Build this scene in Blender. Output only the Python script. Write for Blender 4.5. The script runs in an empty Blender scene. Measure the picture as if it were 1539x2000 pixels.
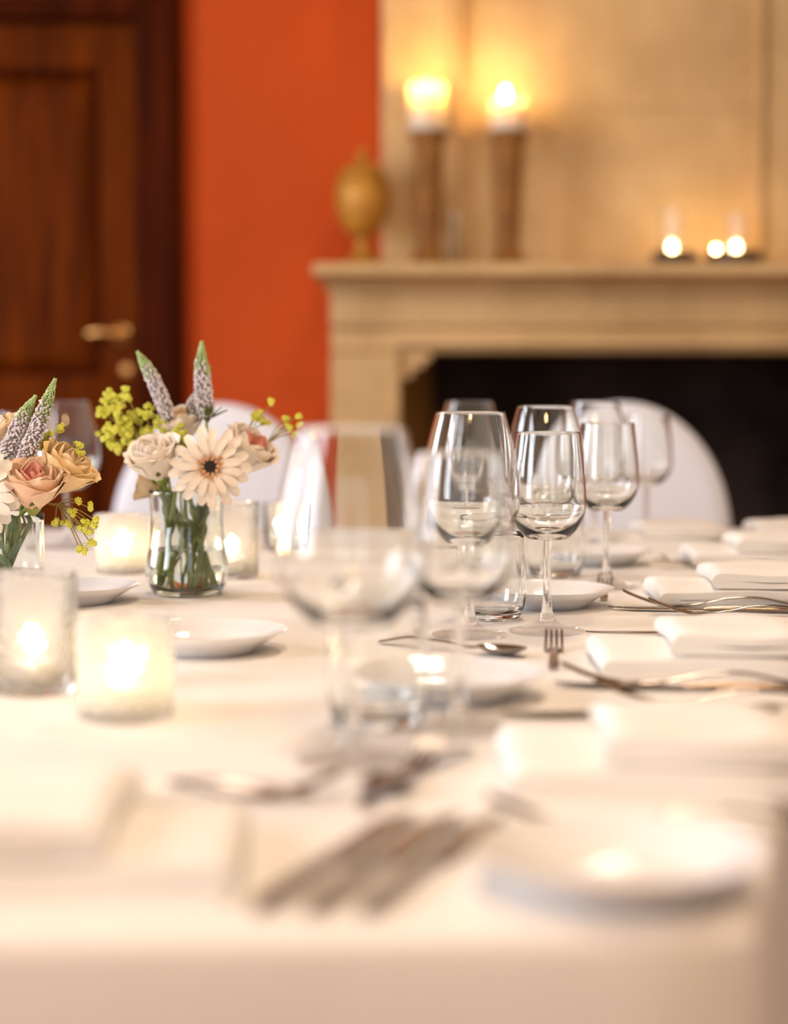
import bpy, math, random
from math import sin, cos, pi, radians as R, atan, sqrt
from mathutils import Vector, Matrix, Quaternion

random.seed(7)
scene = bpy.context.scene
COL = scene.collection

# ------------------------------------------------------------------ camera
F = 3600.0                     # focal length in pixels of the 1539x2000 frame
TH = atan(255.0 / F)           # camera looks slightly down
TT = 0.752                     # height of the cloth on the table
CAMZ = TT + 0.268
cam_d = bpy.data.cameras.new('camera')
cam = bpy.data.objects.new('camera', cam_d)
COL.objects.link(cam)
cam.location = (0, 0, CAMZ)
cam.rotation_euler = (pi / 2 - TH, 0, 0)
cam_d.sensor_fit = 'VERTICAL'
cam_d.sensor_height = 36.0
cam_d.sensor_width = 36.0 * 1539 / 2000
cam_d.lens = F / 2000 * 36.0
cam_d.clip_start = 0.02
cam_d.dof.use_dof = True
cam_d.dof.focus_distance = 2.07
cam_d.dof.aperture_fstop = cam_d.lens / 33.0
scene.camera = cam

scene.view_settings.view_transform = 'Standard'
scene.view_settings.look = 'None'
scene.view_settings.gamma = 1.0
scene.view_settings.use_curve_mapping = False
scene.view_settings.exposure = 1.2
scene.cycles.max_bounces = 14
scene.cycles.transmission_bounces = 12
scene.cycles.transparent_max_bounces = 24
scene.cycles.diffuse_bounces = 3
scene.cycles.glossy_bounces = 4
scene.cycles.adaptive_threshold = 0.07
scene.cycles.caustics_reflective = False
scene.cycles.sample_clamp_indirect = 12.0

# ------------------------------------------------------------------ world and large lights
w = bpy.data.worlds.new('world')
scene.world = w
w.use_nodes = True
w.node_tree.nodes['Background'].inputs[0].default_value = (0.80, 0.88, 1.0, 1)
w.node_tree.nodes['Background'].inputs[1].default_value = 0.4

ROOM_L, ROOM_R, ROOM_F, ROOM_B, ROOM_H = -2.7, 3.2, -2.6, 5.25, 3.05


def area(name, loc, rot, sx, sy, power, col, shape='RECTANGLE'):
    l = bpy.data.lights.new(name, 'AREA')
    l.shape = shape
    l.size, l.size_y = sx, sy
    l.energy = power
    l.color = col
    o = bpy.data.objects.new(name, l)
    o.location = loc
    o.rotation_euler = rot
    COL.objects.link(o)
    return o


DAY = (0.90, 0.91, 1.0)
WARM = (1.0, 0.79, 0.60)
# daylight through the windows (left wall and the wall behind the camera)
WIN_L = [(0.45, 1.1), (2.95, 1.1)]          # centre y, width on the left wall
WIN_R = [(-1.1, 1.1), (1.0, 1.1)]           # centre x, width on the rear wall
for i, (y, ww) in enumerate(WIN_L):
    area('window_daylight', (ROOM_L - 0.06, y, 1.75), (0, R(-90), 0), 1.9, ww, 37, DAY)
for i, (x, ww) in enumerate(WIN_R):
    area('window_daylight', (x, ROOM_F - 0.06, 1.75), (R(90), 0, 0), ww, 1.9, 5, DAY)
# warm ceiling lamps, plus an added fill behind the camera for the cloth skirt
LAMPS_AND_FILL = [(-0.1, 0.75), (0.4, 2.6), (1.7, 1.0), (0.0, -1.2)]
LPOW = [9.5, 8, 4, 17]
LCOL = [WARM, WARM, WARM, (1.0, 0.60, 0.28)]
for (x, y), p, lc in zip(LAMPS_AND_FILL, LPOW, LCOL):
    area('ceiling_and_fill_light', (x, y, ROOM_H - 0.09), (0, 0, 0), 0.42, 0.42, p, lc, 'DISK')


# ------------------------------------------------------------------ pixel -> place helpers
def ray(px, py):
    cx, cy = (px - 769.5) / F, (1000 - py) / F
    return Vector((cx, cos(TH) + cy * sin(TH), -sin(TH) + cy * cos(TH)))


def onz(px, py, z=TT):
    d = ray(px, py)
    t = (z - CAMZ) / d.z
    return Vector((d.x * t, d.y * t, z))


def aty(px, py, Y):
    d = ray(px, py)
    t = Y / d.y
    return Vector((d.x * t, Y, CAMZ + d.z * t))


# ------------------------------------------------------------------ materials
MAT = {}


def mat(name, base=(0.8, 0.8, 0.8), rough=0.5, metal=0.0, spec=0.5, **kw):
    m = bpy.data.materials.new(name)
    m.use_nodes = True
    nt = m.node_tree
    b = nt.nodes['Principled BSDF']
    b.inputs['Base Color'].default_value = (*base, 1)
    b.inputs['Roughness'].default_value = rough
    b.inputs['Metallic'].default_value = metal
    b.inputs['Specular IOR Level'].default_value = spec
    for k, v in kw.items():
        b.inputs[k.replace('_', ' ')].default_value = v
    MAT[name] = m
    return m, nt, b


def noise_col(nt, b, c1, c2, scale, detail=4, stretch=(1, 1, 1), rough=0.55, lo=0.3, hi=0.7, coord='Object', dist=0.0):
    tc = nt.nodes.new('ShaderNodeTexCoord')
    mp = nt.nodes.new('ShaderNodeMapping')
    mp.inputs['Scale'].default_value = stretch
    n = nt.nodes.new('ShaderNodeTexNoise')
    n.inputs['Scale'].default_value = scale
    n.inputs['Detail'].default_value = detail
    n.inputs['Roughness'].default_value = rough
    n.inputs['Distortion'].default_value = dist
    r = nt.nodes.new('ShaderNodeValToRGB')
    r.color_ramp.elements[0].position = lo
    r.color_ramp.elements[1].position = hi
    r.color_ramp.elements[0].color = (*c1, 1)
    r.color_ramp.elements[1].color = (*c2, 1)
    nt.links.new(tc.outputs[coord], mp.inputs[0])
    nt.links.new(mp.outputs[0], n.inputs['Vector'])
    nt.links.new(n.outputs['Fac'], r.inputs[0])
    nt.links.new(r.outputs[0], b.inputs['Base Color'])
    return n, mp


def bump(nt, b, scale, strength, dist=0.002, kind='noise', stretch=(1, 1, 1), detail=3):
    tc = nt.nodes.new('ShaderNodeTexCoord')
    mp = nt.nodes.new('ShaderNodeMapping')
    mp.inputs['Scale'].default_value = stretch
    nt.links.new(tc.outputs['Object'], mp.inputs[0])
    if kind == 'noise':
        n = nt.nodes.new('ShaderNodeTexNoise')
        n.inputs['Detail'].default_value = detail
        out = n.outputs['Fac']
    else:
        n = nt.nodes.new('ShaderNodeTexVoronoi')
        out = n.outputs['Distance']
    n.inputs['Scale'].default_value = scale
    nt.links.new(mp.outputs[0], n.inputs['Vector'])
    bp = nt.nodes.new('ShaderNodeBump')
    bp.inputs['Strength'].default_value = strength
    bp.inputs['Distance'].default_value = dist
    nt.links.new(out, bp.inputs['Height'])
    nt.links.new(bp.outputs[0], b.inputs['Normal'])
    return bp


m, nt, b = mat('cloth', (0.86, 0.83, 0.79), 0.88, spec=0.2)
bump(nt, b, 9, 0.35, 0.006, detail=4)
m, nt, b = mat('napkin', (0.87, 0.845, 0.80), 0.9, spec=0.15)
bump(nt, b, 40, 0.25, 0.002, detail=5)
m, nt, b = mat('chair_cover', (0.85, 0.865, 0.93), 0.85, spec=0.2)
bump(nt, b, 14, 0.3, 0.004)
m, nt, b = mat('wall_orange', (0.5, 0.08, 0.015), 0.75, spec=0.25)
noise_col(nt, b, (0.64, 0.084, 0.009), (0.72, 0.100, 0.011), 3.0, 5)
bump(nt, b, 120, 0.12, 0.002)
m, nt, b = mat('wall_plain', (0.80, 0.70, 0.56), 0.8, spec=0.2)
noise_col(nt, b, (0.78, 0.68, 0.54), (0.82, 0.73, 0.60), 2.0, 4)
m, nt, b = mat('ceiling_wood', (0.3, 0.2, 0.1), 0.6, spec=0.2)
noise_col(nt, b, (0.20, 0.115, 0.05), (0.34, 0.21, 0.10), 3.0, 5, (6, 0.4, 1))
m, nt, b = mat('ceiling_paint', (0.85, 0.80, 0.72), 0.85, spec=0.2)
noise_col(nt, b, (0.83, 0.78, 0.70), (0.87, 0.82, 0.75), 1.5, 3)
m, nt, b = mat('dark_wood', (0.06, 0.02, 0.006), 0.5, spec=0.05)
noise_col(nt, b, (0.080, 0.013, 0.0003), (0.22, 0.043, 0.001), 5.0, 6, (3.5, 3.5, 0.35), dist=0.8)
m, nt, b = mat('frame_wood', (0.06, 0.02, 0.006), 0.55, spec=0.05)
noise_col(nt, b, (0.035, 0.005, 0.0003), (0.10, 0.014, 0.0008), 5.0, 6, (3.5, 3.5, 0.35), dist=0.8)
m, nt, b = mat('floor_wood', (0.2, 0.1, 0.05), 0.35)
noise_col(nt, b, (0.16, 0.075, 0.03), (0.30, 0.16, 0.07), 4.0, 6, (4, 0.5, 1))
m, nt, b = mat('stone', (0.62, 0.52, 0.40), 0.7, spec=0.3)
noise_col(nt, b, (0.60, 0.38, 0.165), (0.90, 0.62, 0.30), 3.2, 7, (1, 1, 0.7), rough=0.6, lo=0.28, hi=0.66)
bump(nt, b, 60, 0.2, 0.003)
m, nt, b = mat('soot', (0.012, 0.010, 0.010), 0.9, spec=0.1)
noise_col(nt, b, (0.008, 0.006, 0.006), (0.075, 0.055, 0.050), 3.0, 5)
m, nt, b = mat('old_brick', (0.25, 0.12, 0.04), 0.85, spec=0.2)
noise_col(nt, b, (0.40, 0.20, 0.05), (0.62, 0.33, 0.09), 6.0, 5)
m, nt, b = mat('brass', (0.92, 0.50, 0.17), 0.28, 1.0)
m, nt, b = mat('urn_gold', (0.50, 0.27, 0.05), 0.45, 0.25)
noise_col(nt, b, (0.50, 0.21, 0.020), (0.72, 0.36, 0.050), 18, 4)
m, nt, b = mat('carved_wood', (0.22, 0.10, 0.03), 0.5)
noise_col(nt, b, (0.20, 0.075, 0.010), (0.44, 0.19, 0.035), 22, 5, (1, 1, 0.5))
m, nt, b = mat('dish_dark', (0.05, 0.022, 0.01), 0.45)
noise_col(nt, b, (0.03, 0.012, 0.005), (0.10, 0.045, 0.018), 16, 4)
m, nt, b = mat('wax', (0.90, 0.80, 0.62), 0.5)
b.inputs['Subsurface Weight'].default_value = 1.0
b.inputs['Subsurface Radius'].default_value = (0.05, 0.035, 0.020)
b.inputs['Subsurface Scale'].default_value = 1.0
m, nt, b = mat('wick', (0.02, 0.015, 0.01), 0.9)
m, nt, b = mat('tin', (0.75, 0.75, 0.76), 0.3, 1.0)
m, nt, b = mat('silver', (0.46, 0.41, 0.37), 0.13, 1.0)
m, nt, b = mat('knife_steel', (0.30, 0.25, 0.21), 0.18, 1.0)
m, nt, b = mat('porcelain', (0.84, 0.83, 0.82), 0.12, spec=0.5)
b.inputs['Coat Weight'].default_value = 0.4
m, nt, b = mat('stem_green', (0.13, 0.24, 0.03), 0.5)
noise_col(nt, b, (0.16, 0.22, 0.02), (0.32, 0.37, 0.06), 30, 3)
m, nt, b = mat('leaf_green', (0.07, 0.14, 0.02), 0.5)
noise_col(nt, b, (0.06, 0.10, 0.012), (0.17, 0.22, 0.035), 30, 3)
m, nt, b = mat('leaf_grey', (0.18, 0.27, 0.12), 0.5)
noise_col(nt, b, (0.13, 0.22, 0.08), (0.24, 0.33, 0.17), 30, 3)
m, nt, b = mat('lime', (0.55, 0.60, 0.05), 0.6)
noise_col(nt, b, (0.56, 0.58, 0.04), (0.84, 0.80, 0.13), 60, 2)
m, nt, b = mat('sprig_stem', (0.30, 0.22, 0.05), 0.6)
m, nt, b = mat('floret_white', (0.72, 0.66, 0.70), 0.7)
noise_col(nt, b, (0.60, 0.52, 0.54), (0.88, 0.84, 0.84), 160, 2)
m, nt, b = mat('bud_green', (0.42, 0.56, 0.24), 0.6)
noise_col(nt, b, (0.26, 0.40, 0.12), (0.55, 0.66, 0.30), 120, 2)
m, nt, b = mat('spike_core', (0.22, 0.19, 0.17), 0.8)


def petal_mat(name, c1, c2, scale=25):
    m, nt, b = mat(name, c1, 0.55, spec=0.25)
    noise_col(nt, b, c1, c2, scale, 3)


petal_mat('petal_cream', (0.91, 0.77, 0.60), (0.95, 0.86, 0.75))
petal_mat('petal_peach', (0.86, 0.56, 0.27), (0.90, 0.72, 0.48))
petal_mat('petal_pink', (0.80, 0.22, 0.16), (0.88, 0.52, 0.36))
petal_mat('petal_coral', (0.88, 0.50, 0.30), (0.92, 0.72, 0.50))
petal_mat('petal_yellow', (0.90, 0.58, 0.22), (0.93, 0.74, 0.44))
petal_mat('petal_white', (0.88, 0.80, 0.68), (0.92, 0.87, 0.78))
petal_mat('disc_peach', (0.78, 0.40, 0.20), (0.88, 0.60, 0.38), 120)
m, nt, b = mat('disc_dark', (0.015, 0.008, 0.006), 0.8)


def glass_mat(name, color=(1, 1, 1), ior=1.5, rough=0.0):
    m = bpy.data.materials.new(name)
    m.use_nodes = True
    nt = m.node_tree
    nt.nodes.remove(nt.nodes['Principled BSDF'])
    g = nt.nodes.new('ShaderNodeBsdfGlass')
    g.inputs['Color'].default_value = (*color, 1)
    g.inputs['Roughness'].default_value = rough
    g.inputs['IOR'].default_value = ior
    nt.links.new(g.outputs[0], nt.nodes['Material Output'].inputs['Surface'])
    MAT[name] = m
    return m, nt, g


glass_mat('glass', (0.99, 0.995, 0.99), 1.5)
m, nt, g = glass_mat('thin_glass', (0.99, 0.995, 0.99), 1.5)
tp = nt.nodes.new('ShaderNodeBsdfTransparent')
mx = nt.nodes.new('ShaderNodeMixShader')
mx.inputs[0].default_value = 0.42
nt.links.new(tp.outputs[0], mx.inputs[1])
nt.links.new(g.outputs[0], mx.inputs[2])
nt.links.new(mx.outputs[0], nt.nodes['Material Output'].inputs['Surface'])
glass_mat('vase_glass', (0.98, 0.995, 0.985), 1.47)
glass_mat('water', (0.985, 1.0, 0.985), 1.33)


def dimple(name, frac, rough, strength):
    m, nt, g = glass_mat(name, (0.97, 0.97, 0.96), 1.45, rough)
    tr = nt.nodes.new('ShaderNodeBsdfTranslucent')
    tr.inputs[0].default_value = (0.93, 0.92, 0.90, 1)
    df = nt.nodes.new('ShaderNodeBsdfDiffuse')
    df.inputs[0].default_value = (0.88, 0.87, 0.85, 1)
    m1 = nt.nodes.new('ShaderNodeMixShader')
    m1.inputs[0].default_value = 0.4
    m2 = nt.nodes.new('ShaderNodeMixShader')
    m2.inputs[0].default_value = frac
    nt.links.new(tr.outputs[0], m1.inputs[1])
    nt.links.new(df.outputs[0], m1.inputs[2])
    nt.links.new(g.outputs[0], m2.inputs[1])
    nt.links.new(m1.outputs[0], m2.inputs[2])
    nt.links.new(m2.outputs[0], nt.nodes['Material Output'].inputs['Surface'])
    bump(nt, g, 230, strength, 0.0015, 'voronoi')


dimple('dimple_glass', 0.24, 0.06, 1.0)
dimple('hammered_glass', 0.06, 0.02, 0.5)


def emit_mat(name, col, strength):
    m = bpy.data.materials.new(name)
    m.use_nodes = True
    nt = m.node_tree
    nt.nodes.remove(nt.nodes['Principled BSDF'])
    e = nt.nodes.new('ShaderNodeEmission')
    e.inputs[0].default_value = (*col, 1)
    e.inputs[1].default_value = strength
    nt.links.new(e.outputs[0], nt.nodes['Material Output'].inputs['Surface'])
    MAT[name] = m


emit_mat('flame', (1.0, 0.70, 0.34), 40.0)


# ------------------------------------------------------------------ mesh helpers
class MB:
    def __init__(self):
        self.v, self.f = [], []

    def add(self, verts, faces, M=None):
        o = len(self.v)
        self.v += [tuple(M @ Vector(p)) if M else tuple(p) for p in verts]
        self.f += [tuple(i + o for i in fc) for fc in faces]
        return self

    def box(self, x0, x1, y0, y1, z0, z1, M=None):
        vs = [(x, y, z) for z in (z0, z1) for y in (y0, y1) for x in (x0, x1)]
        fs = [(0, 2, 3, 1), (4, 5, 7, 6), (0, 1, 5, 4), (1, 3, 7, 5), (3, 2, 6, 7), (2, 0, 4, 6)]
        return self.add(vs, fs, M)

    def lathe(self, prof, n=48, M=None, closed=False):
        vs, fs, rings = [], [], []
        for (r, z) in prof:
            if r < 1e-6:
                rings.append([len(vs)])
                vs.append((0, 0, z))
            else:
                rings.append(list(range(len(vs), len(vs) + n)))
                vs += [(r * cos(2 * pi * i / n), r * sin(2 * pi * i / n), z) for i in range(n)]
        pr = list(zip(rings[:-1], rings[1:]))
        if closed:
            pr.append((rings[-1], rings[0]))
        for a, c in pr:
            for i in range(n):
                j = (i + 1) % n
                if len(a) == 1 and len(c) == 1:
                    continue
                if len(a) == 1:
                    fs.append((a[0], c[j], c[i]))
                elif len(c) == 1:
                    fs.append((a[i], a[j], c[0]))
                else:
                    fs.append((a[i], a[j], c[j], c[i]))
        return self.add(vs, fs, M)

    def tube(self, pts, rad, n=8, caps=True, flat=None):
        """a swept tube; rad a number or list, flat = list of (half width, half thickness) with width kept horizontal"""
        pts = [Vector(p) for p in pts]
        k = len(pts)
        if not isinstance(rad, (list, tuple)):
            rad = [rad] * k
        vs, fs = [], []
        up = Vector((0, 0, 1))
        prev = None
        for i, p in enumerate(pts):
            t = (pts[min(i + 1, k - 1)] - pts[max(i - 1, 0)])
            t.normalize()
            if prev is None:
                a = up if abs(t.dot(up)) < 0.9 else Vector((1, 0, 0))
                side = t.cross(a).normalized()
            else:
                side = (prev - t * prev.dot(t)).normalized()
            prev = side
            nrm = side.cross(t).normalized()
            for q in range(n):
                an = 2 * pi * q / n
                if flat:
                    hw, ht = flat[i]
                    vs.append(p + side * (cos(an) * hw) + nrm * (sin(an) * ht))
                else:
                    vs.append(p + (side * cos(an) + nrm * sin(an)) * rad[i])
        for i in range(k - 1):
            for q in range(n):
                r = (q + 1) % n
                fs.append((i * n + q, i * n + r, (i + 1) * n + r, (i + 1) * n + q))
        if caps:
            fs.append(tuple(range(n - 1, -1, -1)))
            fs.append(tuple(range((k - 1) * n, k * n)))
        return self.add(vs, fs)

    def mesh(self, name, material, smooth=True, angle=40):
        me = bpy.data.meshes.new(name)
        me.from_pydata([tuple(v) for v in self.v], [], self.f)
        me.materials.append(MAT[material])
        me.update()
        if smooth:
            me.polygons.foreach_set('use_smooth', [True] * len(me.polygons))
            if angle < 180:
                me.set_sharp_from_angle(angle=R(angle))
        return me

    def build(self, name, material, parent=None, smooth=True, angle=40, loc=None):
        return put(name, self.mesh(name, material, smooth, angle), parent, loc)


def put(name, me, parent=None, loc=None, rot=None, scale=None):
    o = bpy.data.objects.new(name, me)
    COL.objects.link(o)
    o.parent = parent
    if loc is not None:
        o.location = loc
    if rot is not None:
        if isinstance(rot, Quaternion):
            o.rotation_mode = 'QUATERNION'
            o.rotation_quaternion = rot
        else:
            o.rotation_euler = rot
    if scale is not None:
        o.scale = scale
    return o


def tag(o, label=None, cat=None, group=None, kind=None):
    if label:
        o['label'] = label
    if cat:
        o['category'] = cat
    if group:
        o['group'] = group
    if kind:
        o['kind'] = kind
    return o


def empty(name, loc, rz=0.0):
    o = bpy.data.objects.new(name, None)
    o.empty_display_size = 0.02
    COL.objects.link(o)
    o.location = loc
    o.rotation_euler = (0, 0, rz)
    return o


def struct(name, mb, material, label, parent=None, smooth=False):
    o = mb.build(name, material, parent, smooth)
    if parent is None:
        tag(o, label, None, None, 'structure')
    return o


def bevel(o, wdt, seg=3):
    md = o.modifiers.new('bevel', 'BEVEL')
    md.width = wdt
    md.segments = seg
    md.limit_method = 'ANGLE'
    return o


def interp(a, b_, t):
    return a + (b_ - a) * t


def spline(pts, n):
    """Catmull-Rom through pts, n samples"""
    pts = [Vector(p) for p in pts]
    P = [pts[0] * 2 - pts[1]] + pts + [pts[-1] * 2 - pts[-2]]
    out = []
    m_ = len(pts) - 1
    for i in range(n):
        u = i / (n - 1) * m_
        k = min(int(u), m_ - 1)
        t = u - k
        a, b1, c, d = P[k:k + 4]
        out.append(0.5 * ((2 * b1) + (c - a) * t + (2 * a - 5 * b1 + 4 * c - d) * t * t + (3 * b1 - a - 3 * c + d) * t ** 3))
    return out


# ------------------------------------------------------------------ the room
FY = 5.25          # face of the back wall
# door opening from pixels at the wall
DX1 = aty(360, 400, FY).x      # outer edge of the casing
DZ = 2.02
DX0 = DX1 - 1.10
FBX0, FBX1 = aty(790, 700, 5.0).x, aty(1800, 700, 5.0).x
FBZ = aty(900, 688, 4.98).z    # top of the fire opening

mb = MB()
mb.box(ROOM_L - 0.2, DX0 + 0.05, FY, FY + 0.3, 0, ROOM_H)
mb.box(DX0 + 0.05, DX1 - 0.05, FY, FY + 0.3, DZ + 0.1, ROOM_H)
mb.box(DX1 - 0.05, FBX0 - 0.02, FY, FY + 0.3, 0, ROOM_H)
mb.box(FBX0 - 0.02, FBX1 + 0.02, FY, FY + 0.3, FBZ + 0.1, ROOM_H)
mb.box(FBX1 + 0.02, ROOM_R + 0.2, FY, FY + 0.3, 0, ROOM_H)
struct('wall_back', mb, 'wall_orange', 'burnt orange painted wall behind the fireplace and the door')

mb = MB()
zs0, zs1 = 0.8, 2.7
ys = [ROOM_F - 0.2]
for (y, ww) in WIN_L:
    mb.box(ROOM_L - 0.2, ROOM_L, ys[-1], y - ww / 2, 0, ROOM_H)
    mb.box(ROOM_L - 0.2, ROOM_L, y - ww / 2, y + ww / 2, 0, zs0)
    mb.box(ROOM_L - 0.2, ROOM_L, y - ww / 2, y + ww / 2, zs1, ROOM_H)
    ys.append(y + ww / 2)
mb.box(ROOM_L - 0.2, ROOM_L, ys[-1], FY + 0.3, 0, ROOM_H)
struct('wall_left', mb, 'wall_plain', 'pale wall with tall windows on the left of the room')
mb = MB()
xs = [ROOM_L - 0.2]
for (x, ww) in WIN_R:
    mb.box(xs[-1], x - ww / 2, ROOM_F - 0.2, ROOM_F, 0, ROOM_H)
    mb.box(x - ww / 2, x + ww / 2, ROOM_F - 0.2, ROOM_F, 0, zs0)
    mb.box(x - ww / 2, x + ww / 2, ROOM_F - 0.2, ROOM_F, zs1, ROOM_H)
    xs.append(x + ww / 2)
mb.box(xs[-1], ROOM_R + 0.2, ROOM_F - 0.2, ROOM_F, 0, ROOM_H)
struct('wall_front', mb, 'wall_plain', 'pale wall with tall windows behind the viewer')
struct('wall_right', MB().box(ROOM_R, ROOM_R + 0.2, ROOM_F - 0.2, FY + 0.3, 0, ROOM_H), 'wall_plain', 'pale wall on the right of the room')
struct('ceiling', MB().box(ROOM_L - 0.2, ROOM_R + 0.2, ROOM_F - 0.2, FY + 0.3, ROOM_H, ROOM_H + 0.15), 'ceiling_wood', 'brown wooden ceiling')

fl = struct('floor', MB().box(ROOM_L - 0.2, ROOM_R + 0.2, ROOM_F - 0.2, FY + 0.7, -0.1, 0), 'floor_wood', 'brown wooden floor')
# windows: painted frame with bars
nwin = 0
for axis, lst in (('L', WIN_L), ('R', WIN_R)):
    for (c, ww) in lst:
        nwin += 1
        mb = MB()
        bars = []
        for u0, u1, z0, z1 in ((c - ww / 2, c - ww / 2 + 0.06, zs0, zs1), (c + ww / 2 - 0.06, c + ww / 2, zs0, zs1),
                               (c - ww / 2 + 0.06, c + ww / 2 - 0.06, zs0, zs0 + 0.07), (c - ww / 2 + 0.06, c + ww / 2 - 0.06, zs1 - 0.07, zs1),
                               (c - 0.03, c + 0.03, zs0 + 0.07, zs1 - 0.07), (c - ww / 2 + 0.06, c - 0.03, 2.05, 2.10), (c + 0.03, c + ww / 2 - 0.06, 2.05, 2.10)):
            if axis == 'L':
                mb.box(ROOM_L - 0.05, ROOM_L - 0.005, u0, u1, z0, z1)
            else:
                mb.box(u0, u1, ROOM_F - 0.05, ROOM_F - 0.005, z0, z1)
        struct('window_%d' % nwin, mb, 'ceiling_paint', 'tall white casement window with a centre bar')

# door with casing
dtrim = MB()
dtrim.box(DX1 - 0.128, DX1, FY - 0.045, FY, 0, DZ + 0.14)
dtrim.box(DX0, DX0 + 0.128, FY - 0.045, FY, 0, DZ + 0.14)
dtrim.box(DX0 + 0.128, DX1 - 0.128, FY - 0.045, FY, DZ + 0.012, DZ + 0.14)
dtrim.box(DX1 - 0.05, DX1 - 0.02, FY - 0.06, FY - 0.045, 0, DZ + 0.14)
dtrim.box(DX1 - 0.128, DX1 - 0.10, FY, FY + 0.12, 0, DZ + 0.04)
dtrim.box(DX0 + 0.10, DX0 + 0.128, FY, FY + 0.12, 0, DZ + 0.04)
dtrim.box(DX0 + 0.128, DX1 - 0.128, FY, FY + 0.12, DZ + 0.012, DZ + 0.04)
dtrim.box(DX0 + 0.05, DX1 - 0.05, FY + 0.125, FY + 0.14, 0, DZ + 0.1)
tr1 = struct('trim_1', dtrim, 'frame_wood', 'dark brown wooden door casing beside the orange wall')
bevel(tr1, 0.008)
# cornice over the casing
cor = MB()
cor.box(DX0 - 0.0, DX1 - 0.075, FY - 0.075, FY - 0.046, DZ + 0.060, DZ + 0.40)
tr2 = struct('trim_2', cor, 'dark_wood', 'dark wooden board over the door')
bevel(tr2, 0.008)

door = empty('door_1', (DX0 + 0.13, FY + 0.03, 0))
tag(door, 'dark brown panelled wooden door with a brass handle left of the orange wall', None, None, 'structure')
dw = DX1 - DX0 - 0.26
st = 0.115
dz = DZ + 0.010
pz = [0.22, 0.86, 1.04, dz - 0.13]
o = MB().box(0, st, 0, 0.045, 0, dz).build('stile', 'dark_wood', door, False); bevel(o, 0.006)
o = MB().box(dw - st, dw, 0, 0.045, 0, dz).build('stile', 'dark_wood', door, False); bevel(o, 0.006)
for z0, z1 in ((0, pz[0]), (pz[1], pz[2]), (pz[3], dz)):
    o = MB().box(st, dw - st, 0, 0.045, z0, z1).build('rail', 'dark_wood', door, False); bevel(o, 0.006)
for z0, z1 in ((pz[0], pz[1]), (pz[2], pz[3])):
    mb = MB()
    x0, x1 = st, dw - st
    i1 = 0.05
    vs = [(x0, 0.036, z0), (x1, 0.036, z0), (x1, 0.036, z1), (x0, 0.036, z1),
          (x0 + i1, 0.010, z0 + i1), (x1 - i1, 0.010, z0 + i1), (x1 - i1, 0.010, z1 - i1), (x0 + i1, 0.010, z1 - i1)]
    mb.add(vs, [(4, 5, 6, 7), (0, 1, 5, 4), (1, 2, 6, 5), (2, 3, 7, 6), (3, 0, 4, 7)])
    mb.build('panel', 'dark_wood', door, False)
    mo = MB()
    mo.tube([(x0 + 0.008, 0.004, z0 + 0.008), (x0 + 0.008, 0.004, z1 - 0.008)], 0.012)
    mo.tube([(x1 - 0.008, 0.004, z0 + 0.008), (x1 - 0.008, 0.004, z1 - 0.008)], 0.012)
    mo.tube([(x0 + 0.008, 0.004, z0 + 0.008), (x1 - 0.008, 0.004, z0 + 0.008)], 0.012)
    mo.tube([(x0 + 0.008, 0.004, z1 - 0.008), (x1 - 0.008, 0.004, z1 - 0.008)], 0.012)
    mo.build('panel_moulding', 'frame_wood', door)
hp = aty(232, 652, FY - 0.03)
hx, hz = hp.x - door.location.x, hp.z
hd = empty('door_handle', (hx, 0, hz))
hd.parent = door
mb = MB()
mb.lathe([(0, 0.0), (0.026, 0.0), (0.026, 0.006), (0.012, 0.012), (0.010, 0.045), (0.0, 0.045)], 20, Matrix.Rotation(R(90), 4, 'X'))
mb.build('rose_plate', 'brass', hd)
lev = MB()
lev.tube([(0.006, -0.045, 0), (-0.02, -0.050, 0.004), (-0.06, -0.050, 0.006), (-0.09, -0.046, 0.0)], [0.013, 0.014, 0.013, 0.008], 12)
lev.build('lever', 'brass', hd)
ke = MB().lathe([(0, 0), (0.014, 0), (0.014, 0.005), (0, 0.006)], 16, Matrix.Translation((hx + 0.012, 0, hz - 0.10)) @ Matrix.Rotation(R(90), 4, 'X'))
ke.build('keyhole_plate', 'brass', door)

mb = MB().box(DX1 + 0.001, FBX0 - 0.03 - 0.17, FY - 0.018, FY, 0, 0.14)
struct('baseboard_back', mb, 'frame_wood', 'dark baseboard below the orange wall')

# ------------------------------------------------------------------ fireplace
fp = empty('fireplace', (0.5 * (FBX0 + FBX1), FY, 0))
tag(fp, 'large pale sandstone fireplace with moulded mantel shelf and dark hearth opening', 'fireplace')
CX = fp.location.x


def fbox(name, x0, x1, y0, y1, z0, z1, m_='stone', bv=0.01):
    o = MB().box(x0 - CX, x1 - CX, y0 - FY, y1 - FY, z0, z1).build(name, m_, fp, False)
    if bv:
        bevel(o, bv)
    return o


def mir(x):
    return 2 * CX - x


JX0 = aty(646, 700, 4.98).x
JX1 = aty(782, 700, 4.98).x
for sgn in (0, 1):
    a_, b_ = (JX0, JX1) if not sgn else (mir(JX1), mir(JX0))
    fbox('jamb', a_, b_, 4.97, FY - 0.001, 0, FBZ - 0.001)
    fbox('plinth', a_ - 0.015, b_ + 0.015, 4.95, 4.969, 0, 0.2)
# lintel and frieze
zl = aty(900, 640, 4.98).z
zf = aty(900, 575, 4.98).z
zs = aty(700, 541, 4.88).z
zt = aty(700, 516, 4.86).z
fbox('lintel', JX0, mir(JX0), 4.985, FY - 0.001, FBZ, zl)
fbox('lintel_moulding', JX1 - 0.02, mir(JX1 - 0.02), 4.955, 4.984, FBZ + 0.014, zl - 0.02, bv=0.013)
fbox('frieze', JX0, mir(JX0), 4.965, FY - 0.001, zl + 0.001, zf)
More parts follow.
